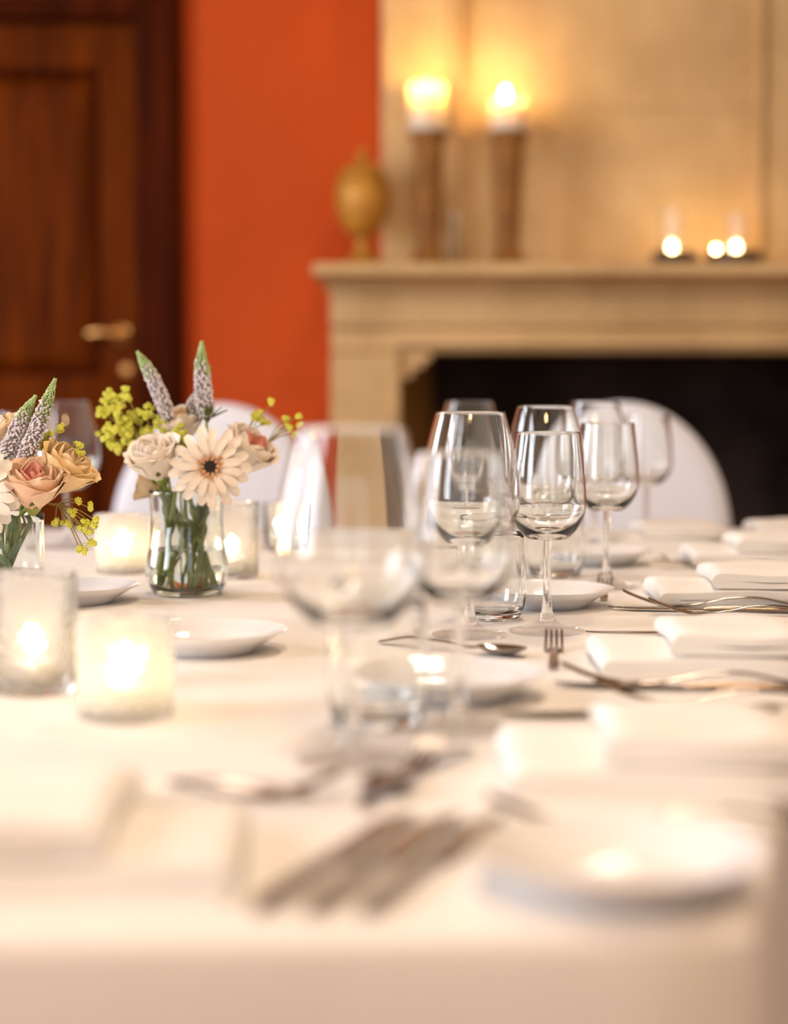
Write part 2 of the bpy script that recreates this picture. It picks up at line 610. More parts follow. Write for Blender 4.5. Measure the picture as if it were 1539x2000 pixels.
# cove under the shelf, a swept profile with mitred ends
SX0 = aty(612, 530, 4.86).x
ov = JX0 - SX0
prof = [(0, zf + 0.001)]
for i in range(9):
    t = i / 8
    prof.append((ov * 0.85 * (1 - cos(t * pi / 2)) + 0.004, zf + 0.001 + (zs - zf) * sin(t * pi / 2) * 0.98))
mb = MB()
vs, fs = [], []
for (off, z) in prof:
    yy = 4.965 - off * 1.9 - FY
    vs += [(JX0 - off - CX, 0 - 0.001, z), (JX0 - off - CX, yy, z), (mir(JX0) + off - CX, yy, z), (mir(JX0) + off - CX, -0.001, z)]
for i in range(len(prof) - 1):
    for k in range(3):
        fs.append((i * 4 + k, i * 4 + k + 1, i * 4 + k + 5, i * 4 + k + 4))
n_ = (len(prof) - 1) * 4
fs.append((n_, n_ + 1, n_ + 2, n_ + 3))
fs.append((3, 2, 1, 0))
mb.add(vs, fs)
mb.build('cove_moulding', 'stone', fp, True, 30)
fbox('mantel_shelf', SX0, mir(SX0), 4.80, FY - 0.001, zs, zt, bv=0.008)
# stepped corbels
for sgn in (0, 1):
    steps = ((0.0, 0.085, 0.0, 0.022), (0.0, 0.066, 0.022, 0.042), (0.0, 0.035, 0.042, 0.070))
    mb = MB()
    for (u0, u1, d0, d1) in steps:
        xa, xb = (JX1 + u0, JX1 + u1) if not sgn else (mir(JX1 + u1), mir(JX1 + u0))
        mb.box(xa - CX, xb - CX, 4.99 - FY, FY - 0.02 - FY, FBZ - d1, FBZ - d0)
    o = mb.build('corbel', 'stone', fp, False)
    bevel(o, 0.006)
# firebox
bx0, bx1 = JX1 + 0.10, mir(JX1 + 0.10)
mb = MB()
mb.add([(JX1 - CX, 0, 0), (bx0 - CX, 0.42, 0), (bx0 - CX, 0.42, FBZ + 0.25), (JX1 - CX, 0, FBZ + 0.25)], [(0, 1, 2, 3)])
mb.build('firebox_cheek', 'old_brick', fp, False)
mb = MB()
mb.add([(mir(JX1) - CX, 0, 0), (bx1 - CX, 0.42, 0), (bx1 - CX, 0.42, FBZ + 0.25), (mir(JX1) - CX, 0, FBZ + 0.25)], [(0, 3, 2, 1)])
mb.build('firebox_cheek', 'old_brick', fp, False)
MB().box(bx0 - 0.02 - CX, bx1 + 0.02 - CX, 0.42, 0.46, 0, FBZ + 0.27).build('fireback', 'soot', fp, False)
MB().box(JX1 - CX - 0.02, mir(JX1) - CX + 0.02, 0.0, 0.46, FBZ + 0.1, FBZ + 0.13).build('firebox_throat', 'soot', fp, False)
o = MB().box(JX0 - 0.1 - CX, mir(JX0) + 0.1 - CX, -0.55, 0.42, 0.0, 0.03).build('hearth_slab', 'soot', fp, False)
bevel(o, 0.005)
# overmantel
OX0 = aty(745, 200, 5.12).x
PX0 = aty(884, 200, 5.10).x
PX1 = aty(1492, 200, 5.10).x
PX2 = aty(1600, 200, 5.10).x
PX3 = PX2 + PX1 - PX0
for (a_, b_) in ((OX0, PX0), (PX1, PX2), (PX3, PX3 + PX0 - OX0)):
    fbox('overmantel_pilaster', a_, b_, 5.10, FY - 0.001, zt + 0.001, ROOM_H - 0.001, bv=0.012)
pm = aty(1100, 213, 5.12).z
for (a_, b_) in ((PX0, PX1), (PX2, PX3)):
    fbox('overmantel_slab', a_ + 0.001, b_ - 0.001, 5.125, FY - 0.001, zt + 0.001, pm, bv=0.002)
    fbox('overmantel_slab', a_ + 0.001, b_ - 0.001, 5.125, FY - 0.001, pm + 0.0015, ROOM_H - 0.001, bv=0.002)
    for xq in (a_, b_ - 0.022):
        fbox('panel_moulding', xq + 0.0005, xq + 0.0215, 5.085, 5.124, zt + 0.001, ROOM_H - 0.001, bv=0.008)

# ------------------------------------------------------------------ candle parts shared by all candles
FL = MB().lathe([(0, 0), (0.0035, 0.003), (0.0052, 0.009), (0.0046, 0.015), (0.0026, 0.023), (0, 0.031)], 12).mesh('flame', 'flame', True, 180)
WK = MB().tube([(0, 0, 0), (0.0006, 0, 0.006), (0.0016, 0, 0.010)], 0.0009, 6).mesh('wick', 'wick')


def flame_light(parent, z, power, radius=0.010, col=(1.0, 0.60, 0.23)):
    l = bpy.data.lights.new('candle_light', 'POINT')
    l.energy = power
    l.color = col
    l.shadow_soft_size = radius
    o = bpy.data.objects.new('candle_light', l)
    COL.objects.link(o)
    o.parent = parent
    o.location = (0, 0, z)
    return o


def pillar_candle(px, ybase, ytop, Y, wpx, label, power, well=0.014, fx=0.0):
    p = aty(px, ybase, Y)
    q = aty(px, ytop, Y)
    h = q.z - p.z
    r = wpx / 2 * Y / F
    t = empty('pillar_candle', p)
    tag(t, label, 'candle', 'pillar candles on the mantel')
    MB().lathe([(0, 0), (r * 0.97, 0), (r, 0.004), (r, h - 0.006), (r * 0.96, h), (r * 0.88, h - 0.003), (r * 0.82, h - well * 0.7), (r * 0.6, h - well), (0, h - well)], 32).build('wax_body', 'wax', t)
    put('wick', WK, t, (fx, 0, h - well), scale=(1.4, 1.4, 1.4))
    put('flame', FL, t, (fx, 0, h - well + 0.010), scale=(1.7, 1.7, 1.5))
    flame_light(t, h - well + 0.034, power, 0.012).location.x = fx
    return t


def candle_stand(px, ytop, ybase, Y, label):
    q = aty(px, ytop, Y)
    h = q.z - zt
    t = empty('candle_stand', (q.x, Y, zt))
    tag(t, label, 'candle holder', 'tall carved candle holders on the mantel')
    MB().lathe([(0, 0), (0.047, 0), (0.050, 0.008), (0.046, 0.018), (0.036, 0.030), (0.030, 0.045), (0, 0.045)], 28).build('base', 'carved_wood', t)
    prof = [(0, 0.045)]
    n = 44
    for i in range(n + 1):
        u = i / n
        z = 0.045 + (h - 0.045 - 0.030) * u
        r = 0.029 + 0.010 * u + 0.0035 * sin(u * 2 * pi * 7.0)
        prof.append((r, z))
    prof.append((0, h - 0.030))
    MB().lathe(prof, 28).build('column', 'carved_wood', t)
    MB().lathe([(0, h - 0.030), (0.040, h - 0.030), (0.050, h - 0.016), (0.052, h - 0.004), (0.046, h), (0, h)], 28).build('drip_cup', 'carved_wood', t)
    return t


MY = 4.98
candle_stand(838, 258, 515, MY, 'left of two tall brown carved candle holders on the mantel, beside the urn')
pillar_candle(835, 257, 166, MY, 72, 'cream pillar candle on the left tall holder, nearest the urn', 0.9, 0.045)
candle_stand(994, 258, 515, MY + 0.02, 'right of two tall brown carved candle holders on the mantel')
pillar_candle(994, 257, 197, MY + 0.02, 72, 'shorter cream pillar candle with bright flame on the right tall holder', 0.8, 0.018, -0.010)

# lidded urn
up_ = aty(708, 515, MY)
urn = empty('urn', (up_.x, MY, zt))
tag(urn, 'ochre lidded urn with finial at the left end of the mantel', 'urn')
k = MY / F
MB().lathe([(0, 0), (0.050, 0), (0.052, 0.010), (0.042, 0.020), (0.022, 0.040), (0.016, 0.060), (0.022, 0.078), (0.0, 0.078)], 32).build('foot', 'urn_gold', urn)
pr = [(0, 0.079), (0.022, 0.079), (0.044, 0.095), (0.062, 0.125), (0.072, 0.165), (0.074, 0.195), (0.070, 0.222), (0.060, 0.240), (0.0, 0.241)]
MB().lathe(pr, 40).build('body', 'urn_gold', urn)
MB().lathe([(0, 0.2415), (0.064, 0.2415), (0.065, 0.248), (0.052, 0.262), (0.028, 0.278), (0.014, 0.287), (0, 0.288)], 40).build('lid', 'urn_gold', urn)
MB().lathe([(0, 0.286), (0.009, 0.288), (0.014, 0.298), (0.012, 0.308), (0.005, 0.316), (0, 0.322)], 20).build('finial', 'urn_gold', urn)

# small clear glass between the tall holders
gp = aty(890, 512, MY + 0.04)
gv = MB().lathe([(0, 0.006), (0.016, 0.006), (0.0205, 0.012), (0.0205, 0.15), (0.023, 0.15), (0.023, 0.004), (0.02, 0), (0, 0)], 28, closed=False)
gvo = gv.build('glass_cylinder', 'glass', None, True, 50, (gp.x, MY + 0.06, zt))
tag(gvo, 'slim clear glass cylinder standing between the two tall candle holders', 'vase')


def dish(px, wpx, name_label, Y):
    p = aty(px, 505, Y)
    r = wpx / 2 * Y / F
    t = empty('candle_dish', (p.x, Y, zt))
    tag(t, name_label, 'candle dish', 'dark candle dishes on the mantel')
    MB().lathe([(0, 0), (r * 0.8, 0), (r * 0.97, 0.012), (r, 0.036), (r * 0.97, 0.040), (r * 0.9, 0.036), (r * 0.8, 0.016), (0, 0.014)], 32).build('bowl', 'dish_dark', t)
    return t, p, r


def tealight(loc, label, power, group, sc=1.0, fl=1.0, col=(1.0, 0.60, 0.23)):
    t = empty('tealight', loc)
    tag(t, label, 'tealight', group)
    r = 0.019 * sc
    h = 0.015 * sc
    MB().lathe([(0, 0), (r, 0), (r, h), (r * 0.96, h), (r * 0.95, h * 0.75), (0, h * 0.75)], 24).build('tin_cup', 'tin', t, True, 50)
    MB().lathe([(0, h * 0.76), (r * 0.94, h * 0.76), (r * 0.93, h * 0.86), (0, h * 0.84)], 24).build('wax_body', 'wax', t)
    put('wick', WK, t, (0, 0, h * 0.84))
    put('flame', FL, t, (0, 0, h * 0.84 + 0.006), scale=(fl, fl, fl * 0.8))
    if power:
        flame_light(t, h + 0.018, power, 0.008, col)
    return t


DY = 4.98
d1, p1, r1 = dish(1320, 92, 'left dark candle dish on the mantel holding one glass chimney', DY)
d2, p2, r2 = dish(1432, 108, 'right dark candle dish on the mantel holding two small flames', DY)
TLG = 'small flames in the mantel dishes'
tl = aty(1313, 450, DY)
tealight((tl.x, DY, zt + 0.0165), 'tealight in the left dark mantel dish inside a glass chimney', 0.5, TLG, 1.25, 1.3)
tl2 = aty(1396, 450, DY)
tealight((tl2.x + 0.006, DY + 0.012, zt + 0.0165), 'dimmer left tealight of the pair in the right mantel dish', 0.2, TLG, 1.1, 0.8)
tl3 = aty(1433, 455, DY)
tealight((tl3.x + 0.004, DY - 0.016, zt + 0.0165), 'brighter right tealight of the pair in the right mantel dish', 0.5, TLG, 1.1, 1.3)
for (xx, yy, rr, hh, lab) in ((tl.x, DY, 0.0265, 0.135, 'clear glass chimney around the tealight in the left mantel dish'),
                              (tl3.x + 0.004, DY - 0.016, 0.0235, 0.125, 'clear glass chimney around the tealight in the right mantel dish')):
    o = MB().lathe([(rr - 0.0018, 0), (rr, 0), (rr, hh), (rr - 0.0018, hh)], 28, closed=True).build('glass_chimney', 'glass', None, True, 50, (xx, yy, zt + 0.0165))
    tag(o, lab, 'glass chimney', 'glass chimneys in the mantel dishes')

# ------------------------------------------------------------------ table and cloth
near_r = Vector((0.192, 0.885))
slope = 0.245
FARY = 3.36
outline = [Vector((-1.30, 0.855)), near_r, Vector((near_r.x + slope * (FARY - near_r.y), FARY)), Vector((-1.30, FARY))]


tb = empty('dining_table', (0, 2.1, 0))
tag(tb, 'long wide dining table under the white cloth', 'table')
NX, NY = 60, 70
INS = 0.030
cw = [Vector(v) for v in outline]
inq = [Vector((-1.30 + INS, 0.855 + INS)), Vector((near_r.x - INS * 1.25, near_r.y + INS)), Vector((outline[2].x - INS * 0.85, FARY - INS)), Vector((-1.30 + INS, FARY - INS))]


def gridpt(u, v):
    return inq[0].lerp(inq[1], u).lerp(inq[3].lerp(inq[2], u), v)


loop = [(i, 0) for i in range(NX)] + [(NX, j) for j in range(NY)] + [(i, NY) for i in range(NX, 0, -1)] + [(0, j) for j in range(NY, 0, -1)]
ol = [gridpt(i / NX, j / NY) for (i, j) in loop]
n = len(ol)
mb = MB()
ins = -0.016
cen = Vector((-0.4, 2.1))
norms = []
for i in range(n):
    t = (ol[(i + 1) % n] - ol[i - 1]).normalized()
    norms.append(Vector((t.y, -t.x)))
vs = [(ol[i].x - norms[i].x * ins, ol[i].y - norms[i].y * ins - 2.1, z) for z in (0.715, 0.7465) for i in range(n)]
fs = [tuple(range(n - 1, -1, -1)), tuple(range(n, 2 * n))] + [(i, (i + 1) % n, n + (i + 1) % n, n + i) for i in range(n)]
mb.add(vs, fs)
mb.build('tabletop', 'frame_wood', tb, False)
for (x, y) in ((-1.15, 1.05), (0.08, 1.08), (0.62, 3.2), (-1.15, 3.2)):
    MB().tube([(x, y - 2.1, 0), (x, y - 2.1, 0.715)], 0.03, 16).build('leg', 'frame_wood', tb)

# cloth
mb = MB()
vs, fs = [], []
rings = []
rad = 0.012
arc = 0.0
sarc = [0.0]
for i in range(n):
    arc += (ol[(i + 1) % n] - ol[i]).length
    sarc.append(arc)
lev = [(INS - rad + rad * sin(a), TT - rad * (1 - cos(a)), 0) for a in [0, pi / 10, pi / 5, 3 * pi / 10, 2 * pi / 5, pi / 2]]
for k_ in range(1, 15):
    lev.append((INS, TT - rad - 0.46 * k_ / 14, k_ / 14))
gi = {}
for j in range(NY + 1):
    for i in range(NX + 1):
        p = gridpt(i / NX, j / NY)
        gi[(i, j)] = len(vs)
        vs.append((p.x, p.y, TT))
for j in range(NY):
    for i in range(NX):
        fs.append((gi[(i, j)], gi[(i + 1, j)], gi[(i + 1, j + 1)], gi[(i, j + 1)]))
rings.append([gi[q] for q in loop])
for (off, z, dn) in lev:
    ring = []
    for i in range(n):
        s = sarc[i]
        wv = dn * (0.007 * sin(s * 13.0 + 0.6) + 0.005 * sin(s * 29.0 + 1.0) + 0.006 * sin(s * 7.1)) + 0.012 * dn
        p = ol[i] + norms[i] * (off + wv)
        ring.append(len(vs))
        vs.append((p.x, p.y, z))
    rings.append(ring)
for a, c in zip(rings[:-1], rings[1:]):
    for i in range(n):
        j = (i + 1) % n
        fs.append((a[i], c[i], c[j], a[j]))
mb.add(vs, fs)
clo = mb.build('tablecloth', 'cloth', None, True, 60)
tag(clo, 'white linen tablecloth hanging over the long dining table', 'tablecloth')

# ------------------------------------------------------------------ chairs with white covers


def chair_meshes():
    W2, TOP, SEAT = 0.226, 0.978, 0.46
    me = {}
    # backrest : arch outline extruded, softly domed
    pts = []
    ns = 40
    for i in range(ns + 1):
        a = pi * i / ns
        x = W2 * cos(a)
        z = TOP - 0.29 + 0.29 * sin(a) ** 0.96
        pts.append((x, z))
    pts = [(W2 + 0.004, SEAT + 0.01)] + pts + [(-W2 - 0.004, SEAT + 0.01)]
    cxz = (0, 0.72)
    mb = MB()
    layers = [(0.80, -0.030), (0.93, -0.028), (0.985, -0.020), (1.0, -0.008), (1.0, 0.008), (0.985, 0.020), (0.93, 0.028), (0.80, 0.030)]
    vs, fs = [], []
    N = len(pts)
    for (sc, y) in layers:
        for (x, z) in pts:
            vs.append((cxz[0] + (x - cxz[0]) * sc, y + (z - SEAT) * 0.06, cxz[1] + (z - cxz[1]) * sc))
    for l in range(len(layers) - 1):
        for i in range(N):
            j = (i + 1) % N
            fs.append((l * N + i, l * N + j, (l + 1) * N + j, (l + 1) * N + i))
    fs.append(tuple(range(N - 1, -1, -1)))
    fs.append(tuple(range((len(layers) - 1) * N, len(layers) * N)))
    mb.add(vs, fs)
    me['back_cover'] = mb.mesh('back_cover', 'chair_cover', True, 60)
    # seat skirt
    mb = MB()
    vs, fs = [], []
    N = 60
    lv = [(0.92, SEAT), (0.99, SEAT - 0.006), (1.0, SEAT - 0.02), (1.01, 0.30), (1.03, 0.15), (1.05, 0.03)]
    for li, (sc, z) in enumerate(lv):
        for i in range(N):
            a = 2 * pi * i / N
            e = 0.35
            x = 0.21 * abs(cos(a)) ** e * (1 if cos(a) > 0 else -1)
            y = -0.20 + 0.21 * abs(sin(a)) ** e * (1 if sin(a) > 0 else -1)
            wv = 1 + (0.015 * sin(a * 12) if li > 2 else 0)
            vs.append((x * sc * wv, -0.20 + (y + 0.20) * sc * wv, z))
    for l in range(len(lv) - 1):
        for i in range(N):
            j = (i + 1) % N
            fs.append((l * N + i, l * N + j, (l + 1) * N + j, (l + 1) * N + i))
    fs.append(tuple(range(N)))
    mb.add(vs, fs)
    me['seat_cover'] = mb.mesh('seat_cover', 'chair_cover', True, 60)
    me['leg'] = MB().tube([(0, 0, 0), (0, 0, 0.44)], 0.016, 10).mesh('leg', 'frame_wood')
    return me


CH = chair_meshes()


def chair(x, y, rz, label, zs_=1.0):
    t = empty('covered_chair', (x, y, 0), rz)
    tag(t, label, 'chair', 'white covered chairs round the table')
    put('back_cover', CH['back_cover'], t)
    put('seat_cover', CH['seat_cover'], t)
    for lx in (-0.17, 0.17):
        for ly in (-0.37, -0.03):
            put('leg', CH['leg'], t, (lx, ly, 0))
    t.scale = (1, 1, zs_)
    return t


cy_ = 3.82
chair(aty(1220, 785, cy_).x, cy_, R(0), 'white covered round back chair in front of the dark hearth, right of the tall glasses')
chair(aty(428, 785, cy_).x, cy_, R(2), 'white covered round back chair behind the vase of flowers', 0.997)
chair(0.95, 2.02, R(-103), 'white covered chair tucked under the right edge of the table')

# ------------------------------------------------------------------ glassware


def smooth_prof(pts, n):
    sp = spline([(p[0], p[1], 0) for p in pts], n)
    return [(max(p.x, 0), p.y) for p in sp]


def wineglass_meshes(H, rimR, bowlR, bowlZ, stemTop, footR, th, tag_):
    """bowl, stem and foot meet along open rings, so together they are one body of glass"""
    zs_ = stemTop
    sr = 0.0042
    def prof_at(shrink, zlo):
        out = []
        for dg in (28, 42, 56, 70, 82, 90):
            a_ = R(dg)
            out.append(((bowlR - shrink) * sin(a_), bowlZ - (bowlZ - zlo) * cos(a_)))
        for t in (0.22, 0.45, 0.7, 0.87, 1.0):
            rr = bowlR - (bowlR - rimR) * (t ** 1.55)
            out.append((rr - shrink, bowlZ + (H - bowlZ) * t))
        return out
    outer = smooth_prof([(sr, zs_), (sr * 1.35, zs_ + 0.003)] + prof_at(0.0, zs_ - 0.003), 48)
    inner = smooth_prof(prof_at(th, zs_ + 0.0045)[::-1] + [(bowlR * 0.2, zs_ + 0.0062), (0.0, zs_ + 0.0055)], 44)
    inner[-1] = (0.0, inner[-1][1])
    rim = [(rimR - th * 0.15, H + th * 0.35), (rimR - th * 0.85, H + th * 0.35)]
    bowl = MB().lathe(outer + rim + inner, 64).mesh('bowl', 'glass', True, 180)
    stem_p = smooth_prof([(footR * 0.24, 0.0125), (0.0062, 0.0215), (0.0046, 0.036), (0.0040, zs_ * 0.6), (sr, zs_)], 20)
    stem = MB().lathe(stem_p, 32).mesh('stem', 'glass', True, 180)
    f2 = smooth_prof([(footR, 0.0024), (footR * 0.7, 0.0052), (footR * 0.42, 0.0086), (footR * 0.24, 0.0125)], 12)
    foot = MB().lathe([(0, 0.0004), (footR * 0.5, 0.0003), (footR - 0.001, 0.0), (footR, 0.0008)] + f2, 64).mesh('foot', 'thin_glass', True, 60)
    return {'bowl': bowl, 'stem': stem, 'foot': foot}


WG_L = wineglass_meshes(0.236, 0.0365, 0.0535, 0.148, 0.094, 0.040, 0.0011, 'large')
WG_W = wineglass_meshes(0.214, 0.0345, 0.0412, 0.138, 0.098, 0.0405, 0.0011, 'white')


def wineglass(kind, pos, label, group):
    t = empty('wine_glass', pos)
    tag(t, label, 'wine glass', group)
    for k_, me in kind.items():
        put(k_, me, t)
    return t


tum_o = smooth_prof([(0.027, 0.0), (0.0335, 0.004), (0.0385, 0.018), (0.0405, 0.040), (0.0395, 0.068), (0.0365, 0.098)], 28)
tum_i = smooth_prof([(0.0353, 0.098), (0.0381, 0.068), (0.039, 0.040), (0.0370, 0.020), (0.030, 0.0105), (0.0, 0.0085)], 26)
tum_i[-1] = (0.0, tum_i[-1][1])
TUM = MB().lathe([(0, 0.0012), (0.02, 0.0008)] + tum_o + [(0.0361, 0.0984), (0.0357, 0.0984)] + tum_i, 64).mesh('tumbler', 'glass', True, 70)


def tumbler(pos, label):
    o = put('tumbler', TUM, None, pos)
    tag(o, label, 'tumbler', 'clear water tumblers on the table')
    return o


GL = 'large wine glasses on the table'
GW = 'smaller wine glasses on the table'
wineglass(WG_L, onz(688, 1487), 'large blurred wine glass nearest the viewer, left of the front group', GL)
wineglass(WG_W, onz(897, 1428), 'smaller blurred wine glass nearest the viewer, right of the front group', GW)
tumbler(onz(738, 1418), 'blurred water tumbler nearest the viewer, between the two front wine glasses')
wineglass(WG_L, onz(917, 1241), 'large wine glass left of the sharply focused one', GL)
wineglass(WG_W, onz(1068, 1234), 'sharply focused smaller wine glass beside the dessert fork', GW)
tumbler(onz(950, 1213) + Vector((0.006, 0.02, 0)), 'clear water tumbler at the foot of the sharply focused wine glass')
wineglass(WG_L, onz(1064, 1148), 'large wine glass directly behind the sharply focused one', GL)
wineglass(WG_W, onz(1184, 1146), 'smaller wine glass right behind the focused one, before the right chair', GW)
tumbler(onz(1084, 1126), 'water tumbler behind the stem of the sharply focused glass')
wineglass(WG_L, onz(1160, 1080), 'large wine glass in front of the right chair, left one of the farthest pair', GL)
wineglass(WG_W, onz(1262, 1066), 'smaller wine glass in front of the right chair, farthest right', GW)
wineglass(WG_L, onz(916, 1074), 'large wine glass farthest back in the middle, only its rim showing', GL)
wineglass(WG_L, onz(132, 1070), 'large wine glass at far left behind the left bouquet', GL)
wineglass(WG_W, onz(38, 1045), 'smaller wine glass at far left edge, behind the pointed flower spikes', GW)

# ------------------------------------------------------------------ plates
pl = [(0, 0.0035), (0.040, 0.0032), (0.050, 0.0042), (0.056, 0.0095), (0.066, 0.0160), (0.0815, 0.0222), (0.0825, 0.0230), (0.0822, 0.0216), (0.066, 0.0125), (0.055, 0.0055), (0.050, 0.0), (0.046, 0.0), (0.044, 0.0012), (0, 0.0014)]
PLATE = MB().lathe(pl, 64).mesh('bread_plate', 'porcelain', True, 60)
PG = 'white bread plates'


def plate(px, py, label):
    p = onz(px, py)
    o = put('bread_plate', PLATE, None, p)
    tag(o, label, 'plate', PG)
    return o


plate(1206, 1736, 'large looking blurred white bread plate at front right').scale = (0.93, 0.93, 1.0)
plate(876, 1362, 'white bread plate behind the stems of the front wine glasses')
plate(1064, 1184, 'white bread plate behind the foot of the focused wine glass')
plate(1163, 1102, 'white bread plate far right, before the napkin near the right chair')
plate(398, 1272, 'white bread plate right of the glowing front candle holder')
plate(138, 1177, 'white bread plate behind the left candle holder, left of the vase')

# ------------------------------------------------------------------ cutlery


def fork_meshes(L=0.200):
    hp = spline([(0.066, 0, 0.0030), (0.085, 0, 0.0042), (0.115, 0, 0.0105), (0.150, 0, 0.0120), (0.180, 0, 0.0070), (L, 0, 0.0028)], 22)
    fl = []
    for p in hp:
        u = (p.x - 0.066) / (L - 0.066)
        wd = interp(0.0052, 0.0028, min(u / 0.2, 1) * 1.0) if u < 0.2 else interp(0.0028, 0.0062, ((u - 0.2) / 0.8) ** 1.2)
        if u > 0.96:
            wd *= 0.75
        fl.append((wd, 0.0015))
    handle = MB().tube(hp, 0, 12, True, fl).mesh('handle', 'silver')
    mb = MB()

    def zt_(x):
        return 0.0030 + 0.0165 * max(0.0, 1 - x / 0.052) ** 1.5
    for q in range(4):
        y = (q - 1.5) * 0.0064
        pts = [(x, y * (0.94 + 0.06 * x / 0.05), zt_(x)) for x in [0, 0.006, 0.014, 0.022, 0.030, 0.038, 0.046, 0.052]]
        fl = [(0.0009, 0.0007)] + [(0.0017, 0.0011)] * 7
        mb.tube(pts, 0, 8, True, fl)
    hp = [(x, 0, 0.0030) for x in (0.048, 0.052, 0.057, 0.062, 0.067)]
    mb.tube(hp, 0, 12, True, [(0.0112, 0.0010), (0.0116, 0.0012), (0.0108, 0.0013), (0.0082, 0.0014), (0.0052, 0.0015)])
    return {'handle': handle, 'tines': mb.mesh('tines', 'silver')}


def spoon_meshes(L=0.190):
    hp = spline([(0.058, 0, 0.0085), (0.075, 0, 0.0075), (0.105, 0, 0.0118), (0.14, 0, 0.0115), (L, 0, 0.0028)], 20)
    fl = []
    for p in hp:
        u = (p.x - 0.058) / (L - 0.058)
        fl.append((interp(0.0030, 0.0062, max(0, u - 0.1) ** 1.2), 0.0015))
    handle = MB().tube(hp, 0, 12, True, fl).mesh('handle', 'silver')
    mb = MB()
    A, B = 0.031, 0.0205
    nr, na = 8, 32
    vs, fs = [], []
    for side in (0, 1):
        for i in range(nr + 1):
            r = i / nr
            for j in range(na):
                a = 2 * pi * j / na
                bw = B * (1 - 0.12 * cos(a))
                z = 0.0012 + 0.0085 * r ** 2.2
                vs.append((A + A * r * cos(a), bw * r * sin(a), z + (0.0011 if side == 0 else 0)))
    for side in (0, 1):
        o = side * (nr + 1) * na
        for i in range(nr):
            for j in range(na):
                k_ = (j + 1) % na
                q = (o + i * na + j, o + i * na + k_, o + (i + 1) * na + k_, o + (i + 1) * na + j)
                fs.append(q if side else q[::-1])
    o2 = (nr + 1) * na
    for j in range(na):
        k_ = (j + 1) % na
        fs.append((nr * na + j, nr * na + k_, o2 + nr * na + k_, o2 + nr * na + j))
    mb.add(vs, fs)
    return {'handle': handle, 'spoon_bowl': mb.mesh('spoon_bowl', 'silver')}


def knife_meshes(L=0.225):
    bl = 0.115
    pts, fl = [], []
    for i in range(14):
        u = i / 13
        x = bl * u
        hw = 0.0098 * min(1, (u / 0.35) ** 0.55 + 0.05) * (1 - 0.12 * u)
        pts.append((x, 0.0098 - hw * 0.98, 0.0034))
        fl.append((hw, 0.0009))
    blade = MB().tube(pts, 0, 10, True, fl).mesh('blade', 'knife_steel')
    hp = [(bl - 0.004, 0, 0.0040), (bl + 0.006, 0, 0.0042), (bl + 0.03, 0, 0.0046), (bl + 0.07, 0, 0.0046), (L - 0.008, 0, 0.0044), (L, 0, 0.0042)]
    fl = [(0.0044, 0.0020), (0.0042, 0.0036), (0.0042, 0.0038), (0.0046, 0.0040), (0.0050, 0.0040), (0.0036, 0.0028)]
    handle = MB().tube(hp, 0, 14, True, fl).mesh('handle', 'knife_steel')
    return {'blade': blade, 'handle': handle}


FORK, SPOON, KNIFE = fork_meshes(), spoon_meshes(), knife_meshes()


def cutlery(kind, name, tip, rz, label, group, sc=1.0, tilt=0.0, zoff=0.0):
    t = empty(name, (tip.x, tip.y, TT + 0.0002 + zoff))
    t.rotation_euler = (0, tilt, rz)
    t.scale = (sc, sc, sc)
    tag(t, label, name.replace('_', ' '), group)
    for k_, me in kind.items():
        put(k_, me, t)
    return t


CG = 'silver cutlery on the table'
# row of places along the right edge, fork handles towards the edge
cutlery(FORK, 'fork', onz(950, 1558, TT + 0.018), R(-3), 'blurred fork lying just behind the front right plate', CG)
cutlery(FORK, 'fork', onz(1095, 1300, TT + 0.018), R(-3), 'fork with upturned tines in front of the middle right napkin, upper of two', CG, 1.05)
cutlery(FORK, 'fork', onz(1160, 1330, TT + 0.018), R(-5), 'fork with upturned tines in front of the middle right napkin, lower of two', CG, 0.98)
cutlery(FORK, 'fork', onz(1216, 1157, TT + 0.018), R(-3), 'fork before the third right napkin, its long tines farthest left', CG, 1.05)
cutlery(FORK, 'fork', onz(1267, 1171, TT + 0.018), R(-4), 'fork before the third right napkin, its tines nearer the cloth fold', CG, 0.98)
cutlery(FORK, 'fork', onz(1290, 1087, TT + 0.018), R(-3), 'fork before the fourth napkin on the right, far back', CG)
cutlery(KNIFE, 'knife', onz(985, 1404), R(6), 'blurred knife at the near left corner of the front right napkin', CG)
cutlery(KNIFE, 'knife', onz(1082, 1343), R(-8), 'second blurred knife behind the front right napkin', CG)
cutlery(KNIFE, 'knife', onz(1145, 1242), R(1), 'flat knife beside the foot of the focused wine glass, running under the napkin side', CG)
cutlery(KNIFE, 'knife', onz(1187, 1192), R(-9), 'knife pointing left behind the middle right napkin', CG)
cutlery(KNIFE, 'knife', onz(1275, 1098), R(-14), 'knife pointing left behind the third right napkin', CG)
cutlery(KNIFE, 'knife', onz(1255, 1143), R(-2), 'flat knife left of the third right napkin', CG)
# dessert cutlery above the places
df_ = onz(1082, 1226, TT + 0.018)
cutlery(FORK, 'dessert_fork', df_, R(-95), 'dessert fork in front of the focused wine glass, tines standing up', CG, 0.86)
cutlery(SPOON, 'dessert_spoon', Vector((0.128, 1.775, TT)), R(150), 'dessert spoon lying left of the upright tined dessert fork', CG, 0.86)
cutlery(FORK, 'dessert_fork', onz(1182, 1118, TT + 0.018), R(-97), 'dessert fork farther back, tines before the second smaller wine glass', CG, 0.86)
cutlery(FORK, 'dessert_fork', onz(845, 1432, TT + 0.018), R(-106), 'blurred dessert fork at the feet of the front wine glasses', CG, 0.86)
cutlery(SPOON, 'dessert_spoon', onz(728, 1562), R(66), 'blurred dessert spoon before the front wine glasses', CG, 0.86)
